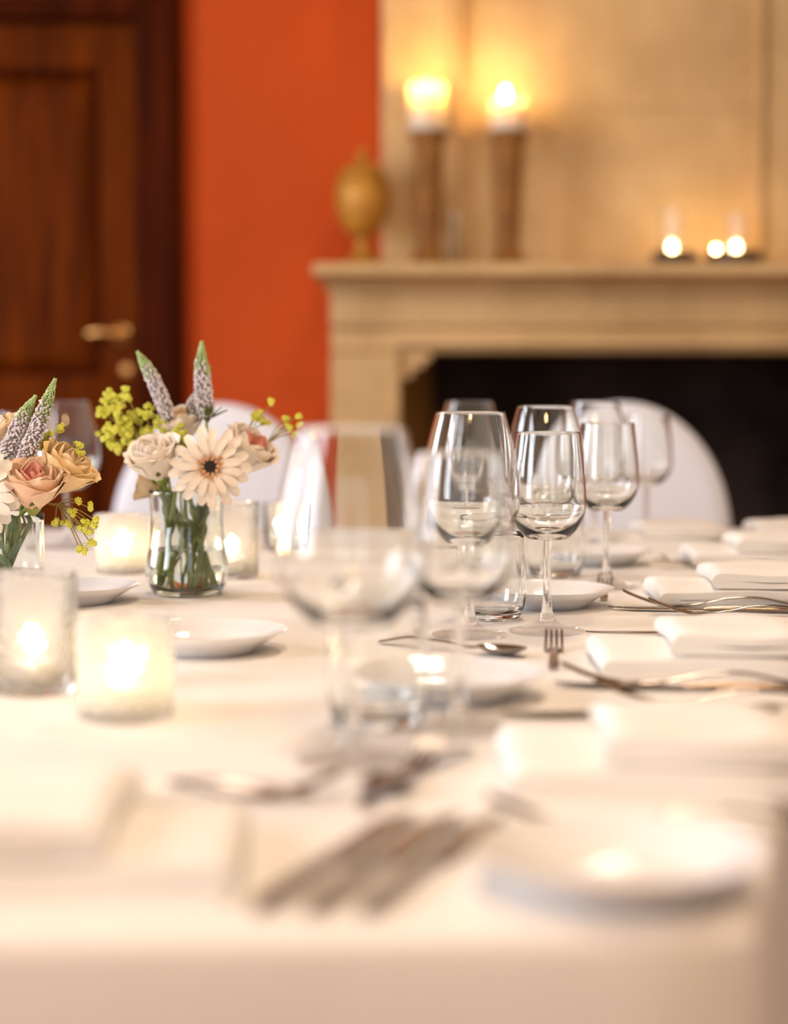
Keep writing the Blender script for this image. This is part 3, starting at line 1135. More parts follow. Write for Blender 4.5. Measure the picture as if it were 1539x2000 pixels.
# the place at the near end of the table
for (kd, nm, px_, py_, lab, L_) in ((KNIFE, 'knife', 502, 1790, 'leftmost of three blurred steel handles at the front centre', 0.225),
                                    (KNIFE, 'knife', 606, 1794, 'middle of three blurred steel handles at the front centre', 0.225),
                                    (KNIFE, 'knife', 712, 1796, 'rightmost of three blurred steel handles at the front centre', 0.225)):
    e = onz(px_, py_)
    cutlery(kd, nm, e + Vector((0.33, 0.944, 0)) * L_, R(-90 - 19.3), lab, CG)
cutlery(SPOON, 'dessert_spoon', onz(35, 1560), R(-1), 'blurred dessert spoon above the front left napkin, bowl at left', CG)
cutlery(FORK, 'dessert_fork', onz(668, 1522, TT + 0.012), R(184), 'blurred dessert fork above the front left napkin, tines at right', CG, 0.9)

# ------------------------------------------------------------------ napkins : folded linen, a wide lower fold and a shorter fold on top


def fold_mesh(name, L, W, h, seed, th=0.0028, z0=0.0):
    """U-folded cloth strip: cross-section in x/z extruded along y; fold at x = 0, open end at x = L"""
    rnd = random.Random(seed)
    ph = [rnd.uniform(0, 6.28) for _ in range(6)]
    cl = []
    r = h / 2 - th / 2
    n1 = 12
    for i in range(n1 + 1):
        cl.append((L - (L - r) * i / n1, th / 2))
    for i in range(1, 9):
        a = -pi / 2 - pi * i / 8
        cl.append((r + r * cos(a), th / 2 + r + r * sin(a)))
    for i in range(1, n1 + 1):
        cl.append((r + (L - r) * i / n1, th / 2 + 2 * r))
    N = len(cl)
    ny = 16
    mb = MB()
    vs, fs = [], []
    for j in range(ny + 1):
        v = j / ny
        y = -W / 2 + W * v
        edge = min(v, 1 - v) * 2
        for sgn in (1, -1):
            for i, (x, z) in enumerate(cl):
                a0 = cl[max(i - 1, 0)]
                a1 = cl[min(i + 1, N - 1)]
                tx, tz = a1[0] - a0[0], a1[1] - a0[1]
                l = sqrt(tx * tx + tz * tz) or 1
                nx, nz = -tz / l, tx / l
                u = x / L
                f_ = z / h
                puff = f_ * (0.0035 * sin(pi * v) - 0.0035 * (1 - min(1, edge * 4)) + 0.0018 * sin(7 * u + ph[0]) * sin(3.2 * v + ph[1]) + 0.001 * sin(15 * v + ph[2]))
                droop = -f_ * 0.35 * h * max(0, u - 0.85) / 0.15
                vs.append((x + nx * th / 2 * sgn + 0.002 * sin(4 * v + ph[3]), y + 0.002 * sin(5 * u + ph[4]) * (1 if v > 0.5 else -1), max(0.0, z + nz * th / 2 * sgn + puff + droop) + z0))
    for j in range(ny):
        for s_ in (0, 1):
            for i in range(N - 1):
                a = (j * 2 + s_) * N + i
                c = ((j + 1) * 2 + s_) * N + i
                q = (a, a + 1, c + 1, c)
                fs.append(q if s_ else q[::-1])
        for i in (0, N - 1):
            a, c = j * 2 * N + i, (j * 2 + 1) * N + i
            d, e = ((j + 1) * 2 + 1) * N + i, (j + 1) * 2 * N + i
            fs.append((a, c, d, e) if i == 0 else (a, e, d, c))
    for j in (0, ny):
        for i in range(N - 1):
            a, c = j * 2 * N + i, (j * 2 + 1) * N + i
            fs.append((a, a + 1, c + 1, c) if j == 0 else (a, c, c + 1, a + 1))
    mb.add(vs, fs)
    return mb.mesh(name, 'napkin', True, 60)


NAP_LO = fold_mesh('lower_fold', 0.185, 0.160, 0.021, 1, 0.0096)
NAP_UP = fold_mesh('upper_fold', 0.120, 0.150, 0.020, 5, 0.0092)


def napkin(pos, rz, label, mirror=False, zup=0.0215):
    t = empty('napkin', pos, rz)
    tag(t, label, 'napkin', 'folded white napkins')
    put('lower_fold', NAP_LO, t)
    put('upper_fold', NAP_UP, t, (0.066, 0.0, zup))
    return t


def nap_at(px, py, rz, label):
    p = onz(px, py)          # front left corner of the lower fold
    c, s = cos(rz), sin(rz)
    off = Vector((-s * 0.080, c * 0.080, 0))
    return napkin(Vector((p.x, p.y, TT + 0.0003)) + off, rz, label)


nap_at(998, 1562, R(-2), 'blurred folded white napkin behind the front right plate')
nap_at(1180, 1328, R(-2), 'folded white napkin right of the dessert fork, second from the front right plate')
nap_at(1292, 1186, R(-2), 'folded white napkin third from the front right plate')
nap_at(1358, 1108, R(-2), 'folded white napkin fourth from the front right plate, far right edge')
nap_at(1408, 1077, R(-1), 'folded white napkin at the far end of the right row')
nap_at(1180, 1078, R(0), 'folded white napkin in front of the right chair, behind the glass stems')
p = onz(436, 1768)
t = napkin(Vector((p.x, p.y + 0.08, TT + 0.0003)), R(180), 'blurred folded white napkin at front left, fold end facing right')

# ------------------------------------------------------------------ candle holders on the table


def votive_mesh(rb, rt, h, th=0.003, name='glass_cup', m_='dimple_glass', dim=0.0):
    n, mrows = 72, 28
    mb = MB()
    prof = [(0, 0.001), (rb - 0.004, 0.0), (rb - 0.001, 0.0012)]
    for i in range(mrows + 1):
        u = i / mrows
        prof.append((rb + (rt - rb) * u, 0.003 + (h - 0.003) * u))
    k0, k1 = 3, len(prof)
    prof += [(rt - th * 0.3, h + 0.0008), (rt - th * 0.8, h + 0.0006)]
    prof += [(rt - th, h - 0.001), (rb - th, 0.010), (rb - th - 0.004, 0.0065), (0, 0.006)]
    mb.lathe(prof, n)
    if dim:
        # hammered dimples on the outer wall
        ring0 = 1 + (k0 - 1) * n
        for i in range(k0, k1):
            for j in range(n):
                vi = 1 + (i - 1) * n + j
                x, y, z = mb.v[vi]
                rr = sqrt(x * x + y * y)
                ph = (i % 4 < 2)
                a = 2 * pi * j / n
                d = dim * (0.5 + 0.5 * cos((a * 18) + (pi if ph else 0))) * (0.5 - 0.5 * cos((i % 2) * pi + 0.6))
                s_ = (rr - d) / rr
                mb.v[vi] = (x * s_, y * s_, z)
    return mb.mesh(name, m_, True, 50)


VOT = votive_mesh(0.0375, 0.0395, 0.082, dim=0.0011)
VOT_T = votive_mesh(0.0375, 0.0385, 0.103, m_='hammered_glass', name='clear_cup', dim=0.0006)
VOT_S = votive_mesh(0.026, 0.028, 0.075, m_='glass', name='small_cup', dim=0.0)


def votive(px, py, me, label, tl_label, power, fl=1.0):
    p = onz(px, py)
    o = put('votive_holder', me, None, p)
    tag(o, label, 'candle holder', 'glass candle holders on the table')
    tealight((p.x, p.y, TT + 0.0072), tl_label, power, 'tealights in the table candle holders', 1.0, fl, (1.0, 0.76, 0.48))


votive(246, 1401, VOT, 'frosted dimpled glass candle holder glowing at front left', 'tealight inside the glowing front left frosted holder', 0.13)
votive(66, 1350, VOT_T, 'clear taller glass candle holder cut by the left edge', 'tealight inside the clear holder at the left edge', 0.10)
votive(240, 1119, VOT, 'frosted dimpled glass candle holder left of the flower vase', 'tealight inside the frosted holder left of the vase', 0.12)
votive(452, 1128, VOT_T, 'clear glass candle holder right behind the flower vase', 'tealight inside the clear holder behind the vase', 0.15)
votive(548, 1076, VOT_S, 'small clear glass candle holder far back, seen beside the front large glass', 'tealight inside the small far clear holder', 0.15)

# ------------------------------------------------------------------ flowers
PETALS = {}


def gerbera_petal(L, Wd):
    nu, nv = 4, 7
    vs, fs = [], []
    for j in range(nv + 1):
        v = j / nv
        wd = Wd * (0.42 + 0.58 * sin(min(v * 1.25, 1) * pi / 2)) * (1 if v < 0.8 else sqrt(max(0.05, 1 - ((v - 0.8) / 0.2) ** 2 * 0.85)))
        for i in range(nu + 1):
            u = i / nu * 2 - 1
            vs.append((v * L, u * wd / 2, 0.0016 * (u * u) + 0.006 * sin(v * pi * 0.9) - 0.004 * v * v))
    m_ = (nu + 1) * (nv + 1)
    vs += [(x, y, z - 0.0007) for (x, y, z) in vs]
    for j in range(nv):
        for i in range(nu):
            a = j * (nu + 1) + i
            fs.append((a, a + 1, a + nu + 2, a + nu + 1)[::-1])
            fs.append(tuple(m_ + q for q in (a, a + 1, a + nu + 2, a + nu + 1)))
    return MB().add(vs, fs)


GP = gerbera_petal(0.042, 0.0125).mesh('petal', 'petal_cream', True, 180)
GP2 = gerbera_petal(0.031, 0.0105).mesh('petal', 'petal_cream', True, 180)
GPW = gerbera_petal(0.040, 0.0145).mesh('petal', 'petal_white', True, 180)
GPW2 = gerbera_petal(0.033, 0.012).mesh('petal', 'petal_white', True, 180)


def rot_to(direction):
    return Vector(direction).normalized().to_track_quat('Z', 'Y')


def stem_part(root, base, head, mid=None, rad=0.0022, mname='stem_green', name='stem'):
    pts = [base] + ([mid] if mid is not None else []) + [head]
    pts = [Vector(p) - Vector(root.location) for p in pts]
    sp = spline(pts, 14)
    return MB().tube(sp, rad, 8).build(name, mname, root)


def gerbera(head, normal, base, mid, label, white=False):
    root = empty('gerbera', base)
    tag(root, label, 'flower', 'gerberas in the vases')
    h = Vector(head) - Vector(base)
    q = rot_to(normal)
    nrm = Vector(normal).normalized()
    stem_part(root, base, Vector(head) - nrm * 0.004, mid, 0.0030)
    hd = empty('flower_head', h)
    hd.parent = root
    hd.rotation_mode = 'QUATERNION'
    hd.rotation_quaternion = q
    rnd = random.Random(3)
    for ring, (np_, r0, me, zz, tilt) in enumerate(((17, 0.0095, GPW if white else GP, 0.0, 0.10), (15, 0.0085, GPW2 if white else GP2, 0.0025, -0.16))):
        for i in range(np_):
            a = 2 * pi * (i + 0.5 * ring) / np_ + rnd.uniform(-0.05, 0.05)
            o = put('petal', me, hd, (r0 * cos(a), r0 * sin(a), zz + rnd.uniform(-0.0007, 0.0007)))
            o.rotation_euler = (rnd.uniform(-0.12, 0.12), tilt + rnd.uniform(-0.10, 0.10), a)
            s_ = rnd.uniform(0.9, 1.06)
            o.scale = (s_, 1, 1)
    # ring of short inner florets and the dark eye
    mb = MB()
    for i in range(70):
        rr = interp(0.0085, 0.0185, (i % 5) / 4)
        a = 2 * pi * i / 70 * 3.0 + i * 0.11
        c = Vector((rr * cos(a), rr * sin(a), 0.0085 - 0.0035 * (i % 5) / 4))
        out = Vector((cos(a), sin(a), 0.9)).normalized()
        mb.tube([c - out * 0.003, c + out * 0.002, c + out * 0.0045], [0.0012, 0.0013, 0.0005], 5)
    mb.build('inner_florets', 'disc_peach', hd)
    MB().lathe([(0, 0.0102), (0.0045, 0.0108), (0.0068, 0.0100), (0.0075, 0.0070), (0.0070, 0.004), (0, 0.004)], 20).build('eye', 'disc_dark', hd)
    MB().lathe([(0, -0.008), (0.006, -0.006), (0.0125, 0.0), (0.016, 0.005), (0.0, 0.0062)], 24).build('calyx', 'leaf_green', hd)
    return root


def rose_petal(Rr, H, half, flare, ph, th=0.0009):
    nu, nv = 14, 9
    vs, fs = [], []
    for s_ in (0, 1):
        for j in range(nv + 1):
            v = j / nv
            for i in range(nu + 1):
                u = i / nu * 2 - 1
                wv = (0.30 + 0.70 * sin(min(1, v * 1.35) * pi / 2)) * (1 if v < 0.72 else sqrt(max(0.02, 1 - ((v - 0.72) / 0.30) ** 2)))
                a = u * half * wv
                r = Rr * (0.25 + 0.75 * sin(min(1, v * 1.15) * pi / 2)) * (1 - 0.12 * v * (1 - flare * 2)) + flare * Rr * max(0, v - 0.6) ** 1.6 * 2.6
                r += Rr * (0.06 * sin(3 * u + ph) + 0.03 * sin(7 * u + 2 * ph)) * v
                r -= th * s_
                z = H * v * (1 - 0.05 * u * u) - flare * 0.25 * H * max(0, v - 0.75)
                vs.append((r * cos(a), r * sin(a), z))
    m_ = (nu + 1) * (nv + 1)
    for j in range(nv):
        for i in range(nu):
            a = j * (nu + 1) + i
            fs.append((a, a + 1, a + nu + 2, a + nu + 1))
            fs.append(tuple(m_ + q for q in (a, a + 1, a + nu + 2, a + nu + 1))[::-1])
    per = [i for i in range(nu + 1)] + [j * (nu + 1) + nu for j in range(1, nv + 1)] + [nv * (nu + 1) + i for i in range(nu - 1, -1, -1)] + [j * (nu + 1) for j in range(nv - 1, 0, -1)]
    for x, y in zip(per, per[1:] + per[:1]):
        fs.append((x, m_ + x, m_ + y, y))
    return MB().add(vs, fs)


def rose_meshes(outer, inner):
    return [(rose_petal(0.0070, 0.046, 1.7, 0.0, 0.3).mesh('petal', inner, True, 60), 2, 0.0),
            (rose_petal(0.0120, 0.047, 1.35, 0.05, 1.3).mesh('petal', inner, True, 60), 3, 0.5),
            (rose_petal(0.0180, 0.046, 1.05, 0.10, 2.1).mesh('petal', outer, True, 60), 4, 0.9),
            (rose_petal(0.0240, 0.045, 1.12, 0.18, 0.7).mesh('petal', outer, True, 60), 5, 0.2),
            (rose_petal(0.0285, 0.042, 1.02, 0.34, 4.0).mesh('petal', outer, True, 60), 5, 0.8)]


ROSES = {}
leafm = None


def leaf_mesh(L, Wd, mname):
    nv, nu = 8, 4
    vs, fs = [], []
    for s_ in (0, 1):
        for j in range(nv + 1):
            v = j / nv
            wd = Wd * sin(pi * min(1, v * 0.98 + 0.02)) ** 0.75
            for i in range(nu + 1):
                u = i / nu * 2 - 1
                vs.append((v * L, u * wd / 2, 0.12 * Wd * abs(u) + 0.10 * L * v * v * -1 + s_ * -0.0005))
    m_ = (nu + 1) * (nv + 1)
    for j in range(nv):
        for i in range(nu):
            a = j * (nu + 1) + i
            fs.append((a, a + nu + 1, a + nu + 2, a + 1))
            fs.append(tuple(m_ + q for q in (a, a + 1, a + nu + 2, a + nu + 1)))
    return MB().add(vs, fs).mesh('leaf', mname, True, 180)


LEAF = leaf_mesh(0.045, 0.022, 'leaf_green')
LEAF_G = leaf_mesh(0.050, 0.030, 'leaf_grey')
LEAF_S = leaf_mesh(0.022, 0.0045, 'leaf_green')


def rose(head, axis, base, mid, label, outer, inner, sc=1.0, leaves=2, leafmesh=None, seed=0):
    root = empty('rose', base)
    tag(root, label, 'flower', 'roses in the vases')
    key = (outer, inner)
    if key not in ROSES:
        ROSES[key] = rose_meshes(outer, inner)
    ax = Vector(axis).normalized()
    hb = Vector(head) - ax * 0.024 * sc
    stem_part(root, base, hb, mid, 0.0026)
    hd = empty('flower_head', hb - Vector(base))
    hd.parent = root
    hd.rotation_mode = 'QUATERNION'
    hd.rotation_quaternion = rot_to(axis)
    hd.scale = (sc, sc, sc)
    rnd = random.Random(seed + 11)
    for (me, k_, a0) in ROSES[key]:
        for i in range(k_):
            a = a0 + seed + 2 * pi * i / k_ + rnd.uniform(-0.15, 0.15)
            o = put('petal', me, hd)
            o.rotation_euler = (rnd.uniform(-0.05, 0.05), rnd.uniform(-0.04, 0.06), a)
            o.scale = (1, 1, rnd.uniform(0.94, 1.04))
    MB().lathe([(0, -0.009), (0.004, -0.008), (0.0085, -0.001), (0.0105, 0.006), (0, 0.006)], 16).build('calyx', 'stem_green', hd)
    for i in range(5):
        a = 2 * pi * i / 5 + seed
        o = put('sepal', LEAF_S, hd, (0.008 * cos(a), 0.008 * sin(a), 0.002))
        o.rotation_euler = (0, R(-52), a)
        o.scale = (1.1, 2.0, 1)
    midp = Vector(mid) - Vector(base)
    for i in range(leaves):
        a = seed * 1.7 + i * 2.4
        o = put('leaf', leafmesh or LEAF, root, midp * (0.55 + 0.28 * i))
        o.rotation_euler = (0.3, R(-52 - 8 * i), a)
        o.scale = (0.62, 0.62, 0.62)
    return root


def ico(r, c, s=(1, 1, 1)):
    t = (1 + sqrt(5)) / 2
    vs = [(-1, t, 0), (1, t, 0), (-1, -t, 0), (1, -t, 0), (0, -1, t), (0, 1, t), (0, -1, -t), (0, 1, -t), (t, 0, -1), (t, 0, 1), (-t, 0, -1), (-t, 0, 1)]
    k_ = r / sqrt(1 + t * t)
    vs = [(c[0] + x * k_ * s[0], c[1] + y * k_ * s[1], c[2] + z * k_ * s[2]) for x, y, z in vs]
    fs = [(0, 11, 5), (0, 5, 1), (0, 1, 7), (0, 7, 10), (0, 10, 11), (1, 5, 9), (5, 11, 4), (11, 10, 2), (10, 7, 6), (7, 1, 8), (3, 9, 4), (3, 4, 2), (3, 2, 6), (3, 6, 8), (3, 8, 9), (4, 9, 5), (2, 4, 11), (6, 2, 10), (8, 6, 7), (9, 8, 1)]
    return vs, fs


def mouth(V, target, h, r=0.030):
    d = Vector((target[0] - V.x, target[1] - V.y, 0))
    d = d.normalized() * min(r, d.length)
    return Vector((V.x + d.x, V.y + d.y, TT + h + 0.004))


def veronica(path, base, label, rad=0.0088, tuft=True, green=0.68, seed=1, V=None, vh=0.132):
    """a tapering spike of tiny florets; path runs from the lowest floret to the tip"""
    root = empty('veronica', base)
    tag(root, label, 'flower', 'pale flower spikes in the vases')
    b0 = Vector(base)
    sp = spline([Vector(p) - b0 for p in path], 40)
    stem_part(root, base, path[0], mouth(V, path[0], vh), 0.0018)
    rr = [max(0.0012, rad * 0.82 * (1 - (i / 39) ** 3.6) * (0.75 + 0.25 * min(1, i / 5))) for i in range(40)]
    MB().tube(sp, rr, 10).build('spike_core', 'spike_core', root)
    rnd = random.Random(seed)
    wh, gr = MB(), MB()
    for i in range(560):
        u = (i + 0.5) / 560
        uu = u ** 0.92
        k_ = min(38, int(uu * 39))
        p = sp[k_].lerp(sp[k_ + 1], uu * 39 - k_)
        t = (sp[k_ + 1] - sp[k_]).normalized()
        a = i * 2.39996 + rnd.uniform(-0.35, 0.35)
        s1 = t.cross(Vector((0, 1, 0.01))).normalized()
        s2 = t.cross(s1)
        r = rr[k_] * rnd.uniform(1.0, 1.22)
        c = p + (s1 * cos(a) + s2 * sin(a)) * r
        if uu < green + rnd.uniform(-0.16, 0.12):
            wh.add(*ico(rnd.uniform(0.0009, 0.0018) * (rad / 0.0088), c))
        else:
            gr.add(*ico(0.0012 * (1.25 - 0.5 * uu) * (rad / 0.0088), c, (1, 1, 1.5)))
    if wh.v:
        tag(wh.build('florets', 'floret_white', root, True, 180), kind='stuff')
    if gr.v:
        tag(gr.build('buds', 'bud_green', root, True, 180), kind='stuff')
    if tuft:
        for i in range(12):
            a = i * 2.4
            o = put('leaf', LEAF_S, root, Vector(path[0]) - b0 - (sp[1] - sp[0]).normalized() * (0.004 + 0.0015 * (i % 4)))
            o.rotation_euler = (0.2, R(-30 - 12 * (i % 4)), a)
            o.scale = (1.35, 1.5, 1)
    return root


def sprig(clusters, base, label, per=9, size=0.0030, spread=0.0095, seed=1, fork=None, smat='sprig_stem', V=None, vh=0.132):
    """lady's mantle like sprig: thin branching stems ending in lime flower clusters"""
    root = empty('lime_sprig', base)
    tag(root, label, 'flower', 'lime green sprigs in the vases')
    b0 = Vector(base)
    rnd = random.Random(seed)
    st_ = MB()
    fk = Vector(fork) - b0
    st_.tube(spline([Vector((0, 0, 0)), mouth(V, fork, vh, 0.034) - b0, fk], 14), 0.0013, 6)
    for c in clusters:
        c = Vector(c) - b0
        m_ = (fk + c) * 0.5 + Vector((0, 0, 0.004))
        st_.tube(spline([fk, m_, c], 6), 0.0007, 5)
    st_.build('stem', smat, root)
    for c in clusters:
        c = Vector(c) - b0
        mb = MB()
        for i in range(per):
            d = Vector((rnd.gauss(0, 1), rnd.gauss(0, 1), rnd.gauss(0, 0.9)))
            d = d.normalized() * spread * rnd.uniform(0.35, 1.0)
            fc = d
            for q in range(5):
                a = 2 * pi * q / 5 + i
                lob = fc + Vector((cos(a), 0.35 * sin(a * 2), sin(a))) * size * 0.75
                mb.add(*ico(size * 0.62, lob))
            mb.add(*ico(size * 0.5, fc))
        o = mb.build('floret_cluster', 'lime', root, True, 180, c)
    return root


# --- vase A
VA = onz(366, 1161)
va = empty('flower_vase', VA)
tag(va, 'clear glass vase with rounded belly holding the bouquet in the middle', 'vase')
vo = smooth_prof([(0.036, 0.0), (0.043, 0.004), (0.0515, 0.022), (0.0525, 0.036), (0.0490, 0.058), (0.0455, 0.085), (0.0455, 0.110), (0.0475, 0.132)], 34)
vi = smooth_prof([(0.0452, 0.132), (0.0432, 0.110), (0.0432, 0.085), (0.0466, 0.058), (0.0500, 0.036), (0.0490, 0.024), (0.040, 0.0105), (0.0, 0.0085)], 34)
vi[-1] = (0.0, vi[-1][1])
MB().lathe([(0, 0.002), (0.03, 0.001)] + vo + [(0.0468, 0.1328), (0.0459, 0.1328)] + vi, 64).build('glass_body', 'vase_glass', va, True, 70)
wl = 0.0575
wp = smooth_prof([(0.0, 0.0089), (0.0396, 0.0109), (0.0486, 0.024), (0.0496, 0.036), (0.0480, 0.048), (0.0462, wl)], 20)
wp[0] = (0.0, wp[0][1])
MB().lathe(wp + [(0.0, wl)], 48).build('water', 'water', va, True, 50)
ca = VA
YA = VA.y


def basep(V, ax, ay, z=0.012):
    return Vector((V.x + ax, V.y + ay, TT + z))


def midp(V, ax, ay, z=0.125):
    return Vector((V.x + ax, V.y + ay, TT + z))


gerbera(aty(411, 912, YA - 0.060), (0.05, -1, 0.10), basep(VA, 0.020, -0.012), midp(VA, 0.018, -0.012, 0.115), 'cream gerbera with a dark eye facing the viewer in the middle bouquet')
rose(aty(303, 898, YA - 0.035), (-0.26, -0.40, 0.85), basep(VA, 0.030, 0.006), midp(VA, -0.020, -0.010), 'cream rose left of the gerbera with the dark eye', 'petal_cream', 'petal_cream', 1.12, 2, None, 0.4)
rose(aty(484, 885, YA + 0.000), (0.55, -0.25, 0.75), basep(VA, -0.030, 0.002), midp(VA, 0.030, 0.006), 'cream rose with coral heart, right of the dark eyed gerbera', 'petal_cream', 'petal_pink', 1.15, 2, None, 1.6)
rose(aty(352, 832, YA + 0.022), (-0.05, -0.35, 0.93), basep(VA, 0.000, 0.024), midp(VA, -0.004, 0.016), 'cream rose at the back between the flower spikes', 'petal_cream', 'petal_peach', 0.92, 1, None, 2.5)
rose(aty(292, 945, YA + 0.020), (-0.75, 0.1, 0.25), basep(VA, 0.024, -0.008), midp(VA, -0.026, 0.014, 0.115), 'small peach rose half hidden below the cream rose', 'petal_peach', 'petal_peach', 0.72, 1, None, 3.1)
veronica([aty(330, 818, YA), aty(312, 770, YA), aty(289, 722, YA), aty(268, 687, YA)], basep(VA, 0.008, 0.018), 'pale flower spike leaning left over the middle bouquet', 0.0098, False, 0.66, 2, V=VA)
veronica([aty(403, 815, YA - 0.005), aty(398, 770, YA - 0.005), aty(394, 720, YA - 0.005), aty(394, 667, YA - 0.005)], basep(VA, -0.008, 0.010), 'tallest upright pale flower spike in the middle bouquet', 0.0112, True, 0.70, 3, V=VA)
veronica([aty(362, 822, YA + 0.03), aty(378, 790, YA + 0.03), aty(398, 755, YA + 0.03), aty(409, 716, YA + 0.03)], basep(VA, -0.016, 0.014), 'pale flower spike mostly hidden behind the tallest one', 0.0088, False, 0.62, 4, V=VA)
YB = YA + 0.02
cl = [(214, 776), (246, 770), (203, 806), (232, 800), (262, 812), (285, 806), (222, 838), (206, 852), (250, 848), (284, 846), (228, 874), (262, 872), (300, 866), (322, 792), (318, 826), (246, 828)]
sprig([aty(x, y, YB + random.uniform(-0.02, 0.02)) for (x, y) in cl], basep(VA, 0.018, 0.018), 'dense lime green sprig on the left of the middle bouquet', 15, 0.0030, 0.0115, 3, aty(305, 900, YB), 'stem_green', V=VA)
cl = [(345, 850), (362, 862), (338, 868), (352, 842)]
sprig([aty(x, y, YA - 0.02) for (x, y) in cl], basep(VA, -0.004, -0.016), 'small lime green sprig between the cream roses of the middle bouquet', 9, 0.0029, 0.0085, 5, aty(352, 900, YA - 0.01), 'stem_green', V=VA)
cl = [(504, 806), (497, 815), (533, 786), (516, 826)]
sprig([aty(x, y, YA + 0.03) for (x, y) in cl], basep(VA, -0.022, 0.004), 'thin lime sprig rising right of the middle bouquet, upper one', 5, 0.0028, 0.0058, 6, aty(478, 862, YA + 0.025), V=VA)
cl = [(558, 818), (585, 812), (563, 833), (587, 830), (576, 848), (570, 838)]
sprig([aty(x, y, YA + 0.03) for (x, y) in cl], basep(VA, -0.026, 0.008), 'lime sprig farthest right of the middle bouquet, against the white chair', 3, 0.0028, 0.0036, 7, aty(520, 868, YA + 0.028), V=VA)
for i, (ax, ay, bx_, by_, zt_, lab) in enumerate(((-0.030, -0.012, -0.012, -0.022, 0.128, 'bare green stem nearest the left side of the middle vase'), (0.030, -0.012, 0.006, -0.026, 0.128, 'bare green stem nearest the right side of the middle vase'),
                                             (0.012, -0.030, 0.028, -0.016, 0.126, 'bare green stem at the front right inside the middle vase'), (-0.014, -0.030, -0.026, -0.014, 0.126, 'bare green stem at the front left inside the middle vase'))):
    rt = empty('green_stem', basep(VA, ax, ay))
    tag(rt, lab, 'stem', 'cut stems in the middle vase')
    stem_part(rt, rt.location, Vector((VA.x + bx_, VA.y + by_, TT + zt_)), Vector((VA.x + 0.5 * (ax + bx_), VA.y + 0.5 * (ay + by_), TT + 0.068)), 0.0030)
    for q in range(3):
        o = put('leaf', LEAF, rt, (0.4 * (bx_ - ax) * (1 + 0.3 * q), 0.4 * (by_ - ay) * (1 + 0.3 * q), 0.060 + 0.018 * q), (0.4, R(-66), i * 1.7 + q * 2.2), (0.66, 0.7, 0.66))
# leafy filler inside the neck
lf = empty('leaf_spray', basep(VA, 0.006, -0.02))
tag(lf, 'dark green leafy stem inside the middle vase', 'leaf spray')
sp = spline([(0, 0, 0), (0.004, 0.004, 0.05), (0.016, 0.004, 0.10), (0.020, 0.002, 0.135)], 12)
MB().tube(sp, 0.0024, 8).build('stem', 'stem_green', lf)
for i, (z, a, s_) in enumerate(((0.050, 0.3, 0.7), (0.058, 2.4, 0.75), (0.066, 4.2, 0.7), (0.074, 5.6, 0.8), (0.084, 1.2, 0.8), (0.092, 3.3, 0.75), (0.100, 5.0, 0.8), (0.108, 0.2, 0.7))):
    o = put('leaf', LEAF, lf, (0.004 + 0.014 * (z - 0.05) / 0.06, 0.003, z - 0.01), (0.3 * cos(i * 2.0), R(-62), a), (s_, s_, s_))

# --- vase B, cut by the left edge
VB = onz(10, 1203)
vb = empty('flower_vase', VB)
tag(vb, 'straight clear glass vase holding the bouquet cut by the left edge', 'vase')
vo = smooth_prof([(0.041, 0.0), (0.0445, 0.003), (0.0452, 0.02), (0.0450, 0.07), (0.0455, 0.117)], 24)
vi = smooth_prof([(0.0428, 0.117), (0.0424, 0.07), (0.0424, 0.020), (0.038, 0.010), (0.0, 0.0085)], 24)
vi[-1] = (0.0, vi[-1][1])
MB().lathe([(0, 0.002), (0.03, 0.001)] + vo + [(0.0450, 0.1178), (0.0434, 0.1178)] + vi, 64).build('glass_body', 'vase_glass', vb, True, 70)
wp = smooth_prof([(0.0, 0.0089), (0.0376, 0.0104), (0.0420, 0.020), (0.0420, 0.052)], 14)
wp[0] = (0.0, wp[0][1])
MB().lathe(wp + [(0.0, 0.052)], 48).build('water', 'water', vb, True, 50)
YV = VB.y
rose(aty(66, 950, YV - 0.045), (0.12, -0.42, 0.85), basep(VB, -0.010, 0.006), midp(VB, 0.020, -0.015, 0.110), 'peach rose with pink heart in the left bouquet', 'petal_coral', 'petal_pink', 1.12, 3, LEAF_G, 0.9)
rose(aty(128, 920, YV - 0.010), (0.55, -0.20, 0.75), basep(VB, -0.016, -0.004), midp(VB, 0.032, 0.000, 0.110), 'yellow orange rose on the right of the left bouquet', 'petal_yellow', 'petal_peach', 1.08, 3, LEAF_G, 2.2)
rose(aty(0, 852, YV + 0.02), (-0.2, -0.3, 0.93), basep(VB, 0.004, 0.020), midp(VB, -0.006, 0.012, 0.110), 'cream rose at the top left edge behind the flower spikes', 'petal_peach', 'petal_cream', 1.0, 3, LEAF_G, 3.6)
gerbera(aty(-42, 962, YV - 0.065), (0.10, -1, 0.12), basep(VB, 0.010, -0.006), midp(VB, -0.020, -0.016, 0.100), 'white gerbera cut by the left edge of the picture', True)
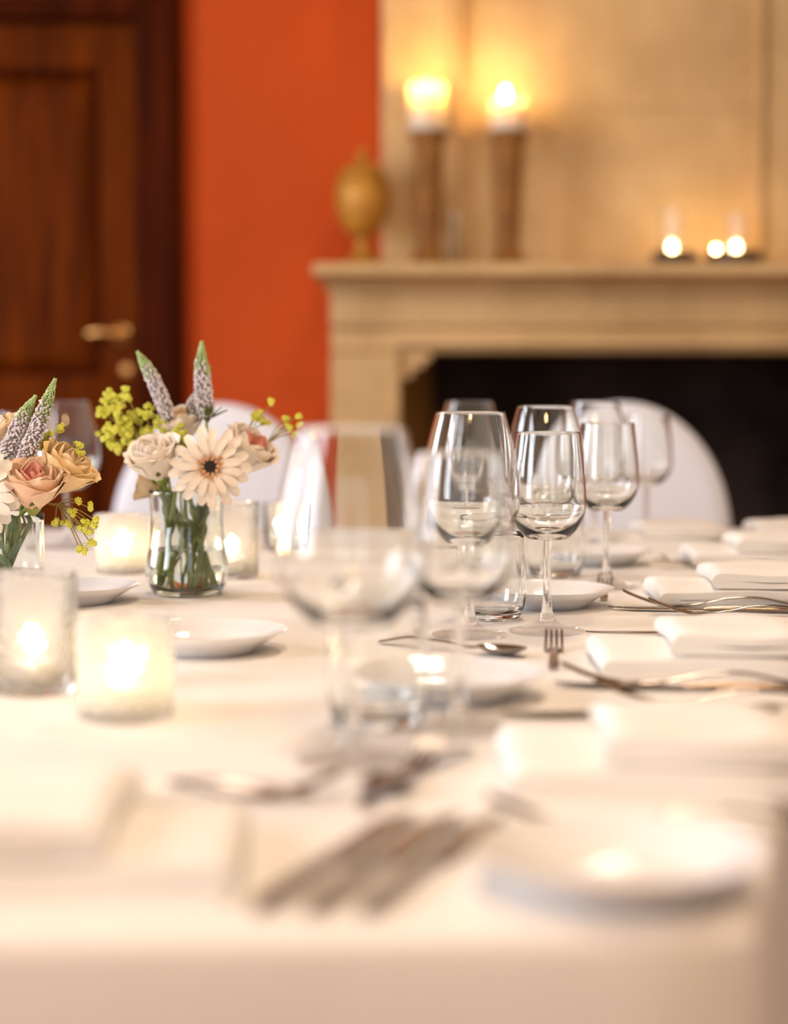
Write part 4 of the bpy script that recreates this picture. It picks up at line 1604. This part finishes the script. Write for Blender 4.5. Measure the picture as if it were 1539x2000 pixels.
veronica([aty(8, 900, YV - 0.01), aty(24, 860, YV - 0.01), aty(44, 815, YV - 0.01), aty(70, 773, YV - 0.01)], basep(VB, 0.006, 0.010), 'shorter left pale flower spike of the left bouquet', 0.0100, False, 0.66, 8, V=VB, vh=0.117)
veronica([aty(42, 905, YV - 0.02), aty(66, 855, YV - 0.02), aty(88, 795, YV - 0.02), aty(108, 740, YV - 0.02)], basep(VB, -0.004, 0.012), 'taller right pale flower spike of the left bouquet', 0.0100, False, 0.66, 9, V=VB, vh=0.117)
cl = [(84, 862), (76, 872), (92, 876), (94, 846), (118, 838), (150, 868), (154, 880)]
sprig([aty(x, y, YV) for (x, y) in cl], basep(VB, -0.012, 0.012), 'lime green sprig above the yellow rose of the left bouquet', 5, 0.0028, 0.0062, 12, aty(95, 905, YV), V=VB, vh=0.117)
cl = [(155, 978), (172, 990), (141, 1000), (108, 1022), (128, 1024), (160, 1032), (170, 1040), (186, 1016), (178, 1062), (156, 1072), (166, 1022), (184, 1026), (165, 1075)]
sprig([aty(x, y, YV - 0.02) for (x, y) in cl], basep(VB, -0.018, 0.004), 'drooping lime green sprig hanging right of the left vase', 4, 0.0027, 0.0048, 13, aty(112, 985, YV - 0.015), V=VB, vh=0.117)
lf = empty('leaf_spray', basep(VB, 0.0, -0.014))
tag(lf, 'grey green broad leafy stem inside the left vase', 'leaf spray')
sp = spline([(0, 0, 0), (0.004, 0.0, 0.04), (0.010, 0.0, 0.08), (0.012, 0, 0.105)], 12)
MB().tube(sp, 0.0024, 8).build('stem', 'stem_green', lf)
for i, (z, a, s_) in enumerate(((0.020, 0.3, 0.7), (0.030, 2.4, 0.75), (0.040, 4.2, 0.7), (0.050, 5.6, 0.8), (0.060, 1.2, 0.8), (0.070, 3.3, 0.75), (0.080, 5.0, 0.8), (0.088, 0.2, 0.7))):
    put('leaf', LEAF_G, lf, (0.004 + 0.007 * z / 0.09, 0.002, z), (0.3 * cos(i * 2.0), R(-58), a), (s_ * 0.8, s_ * 0.9, s_))
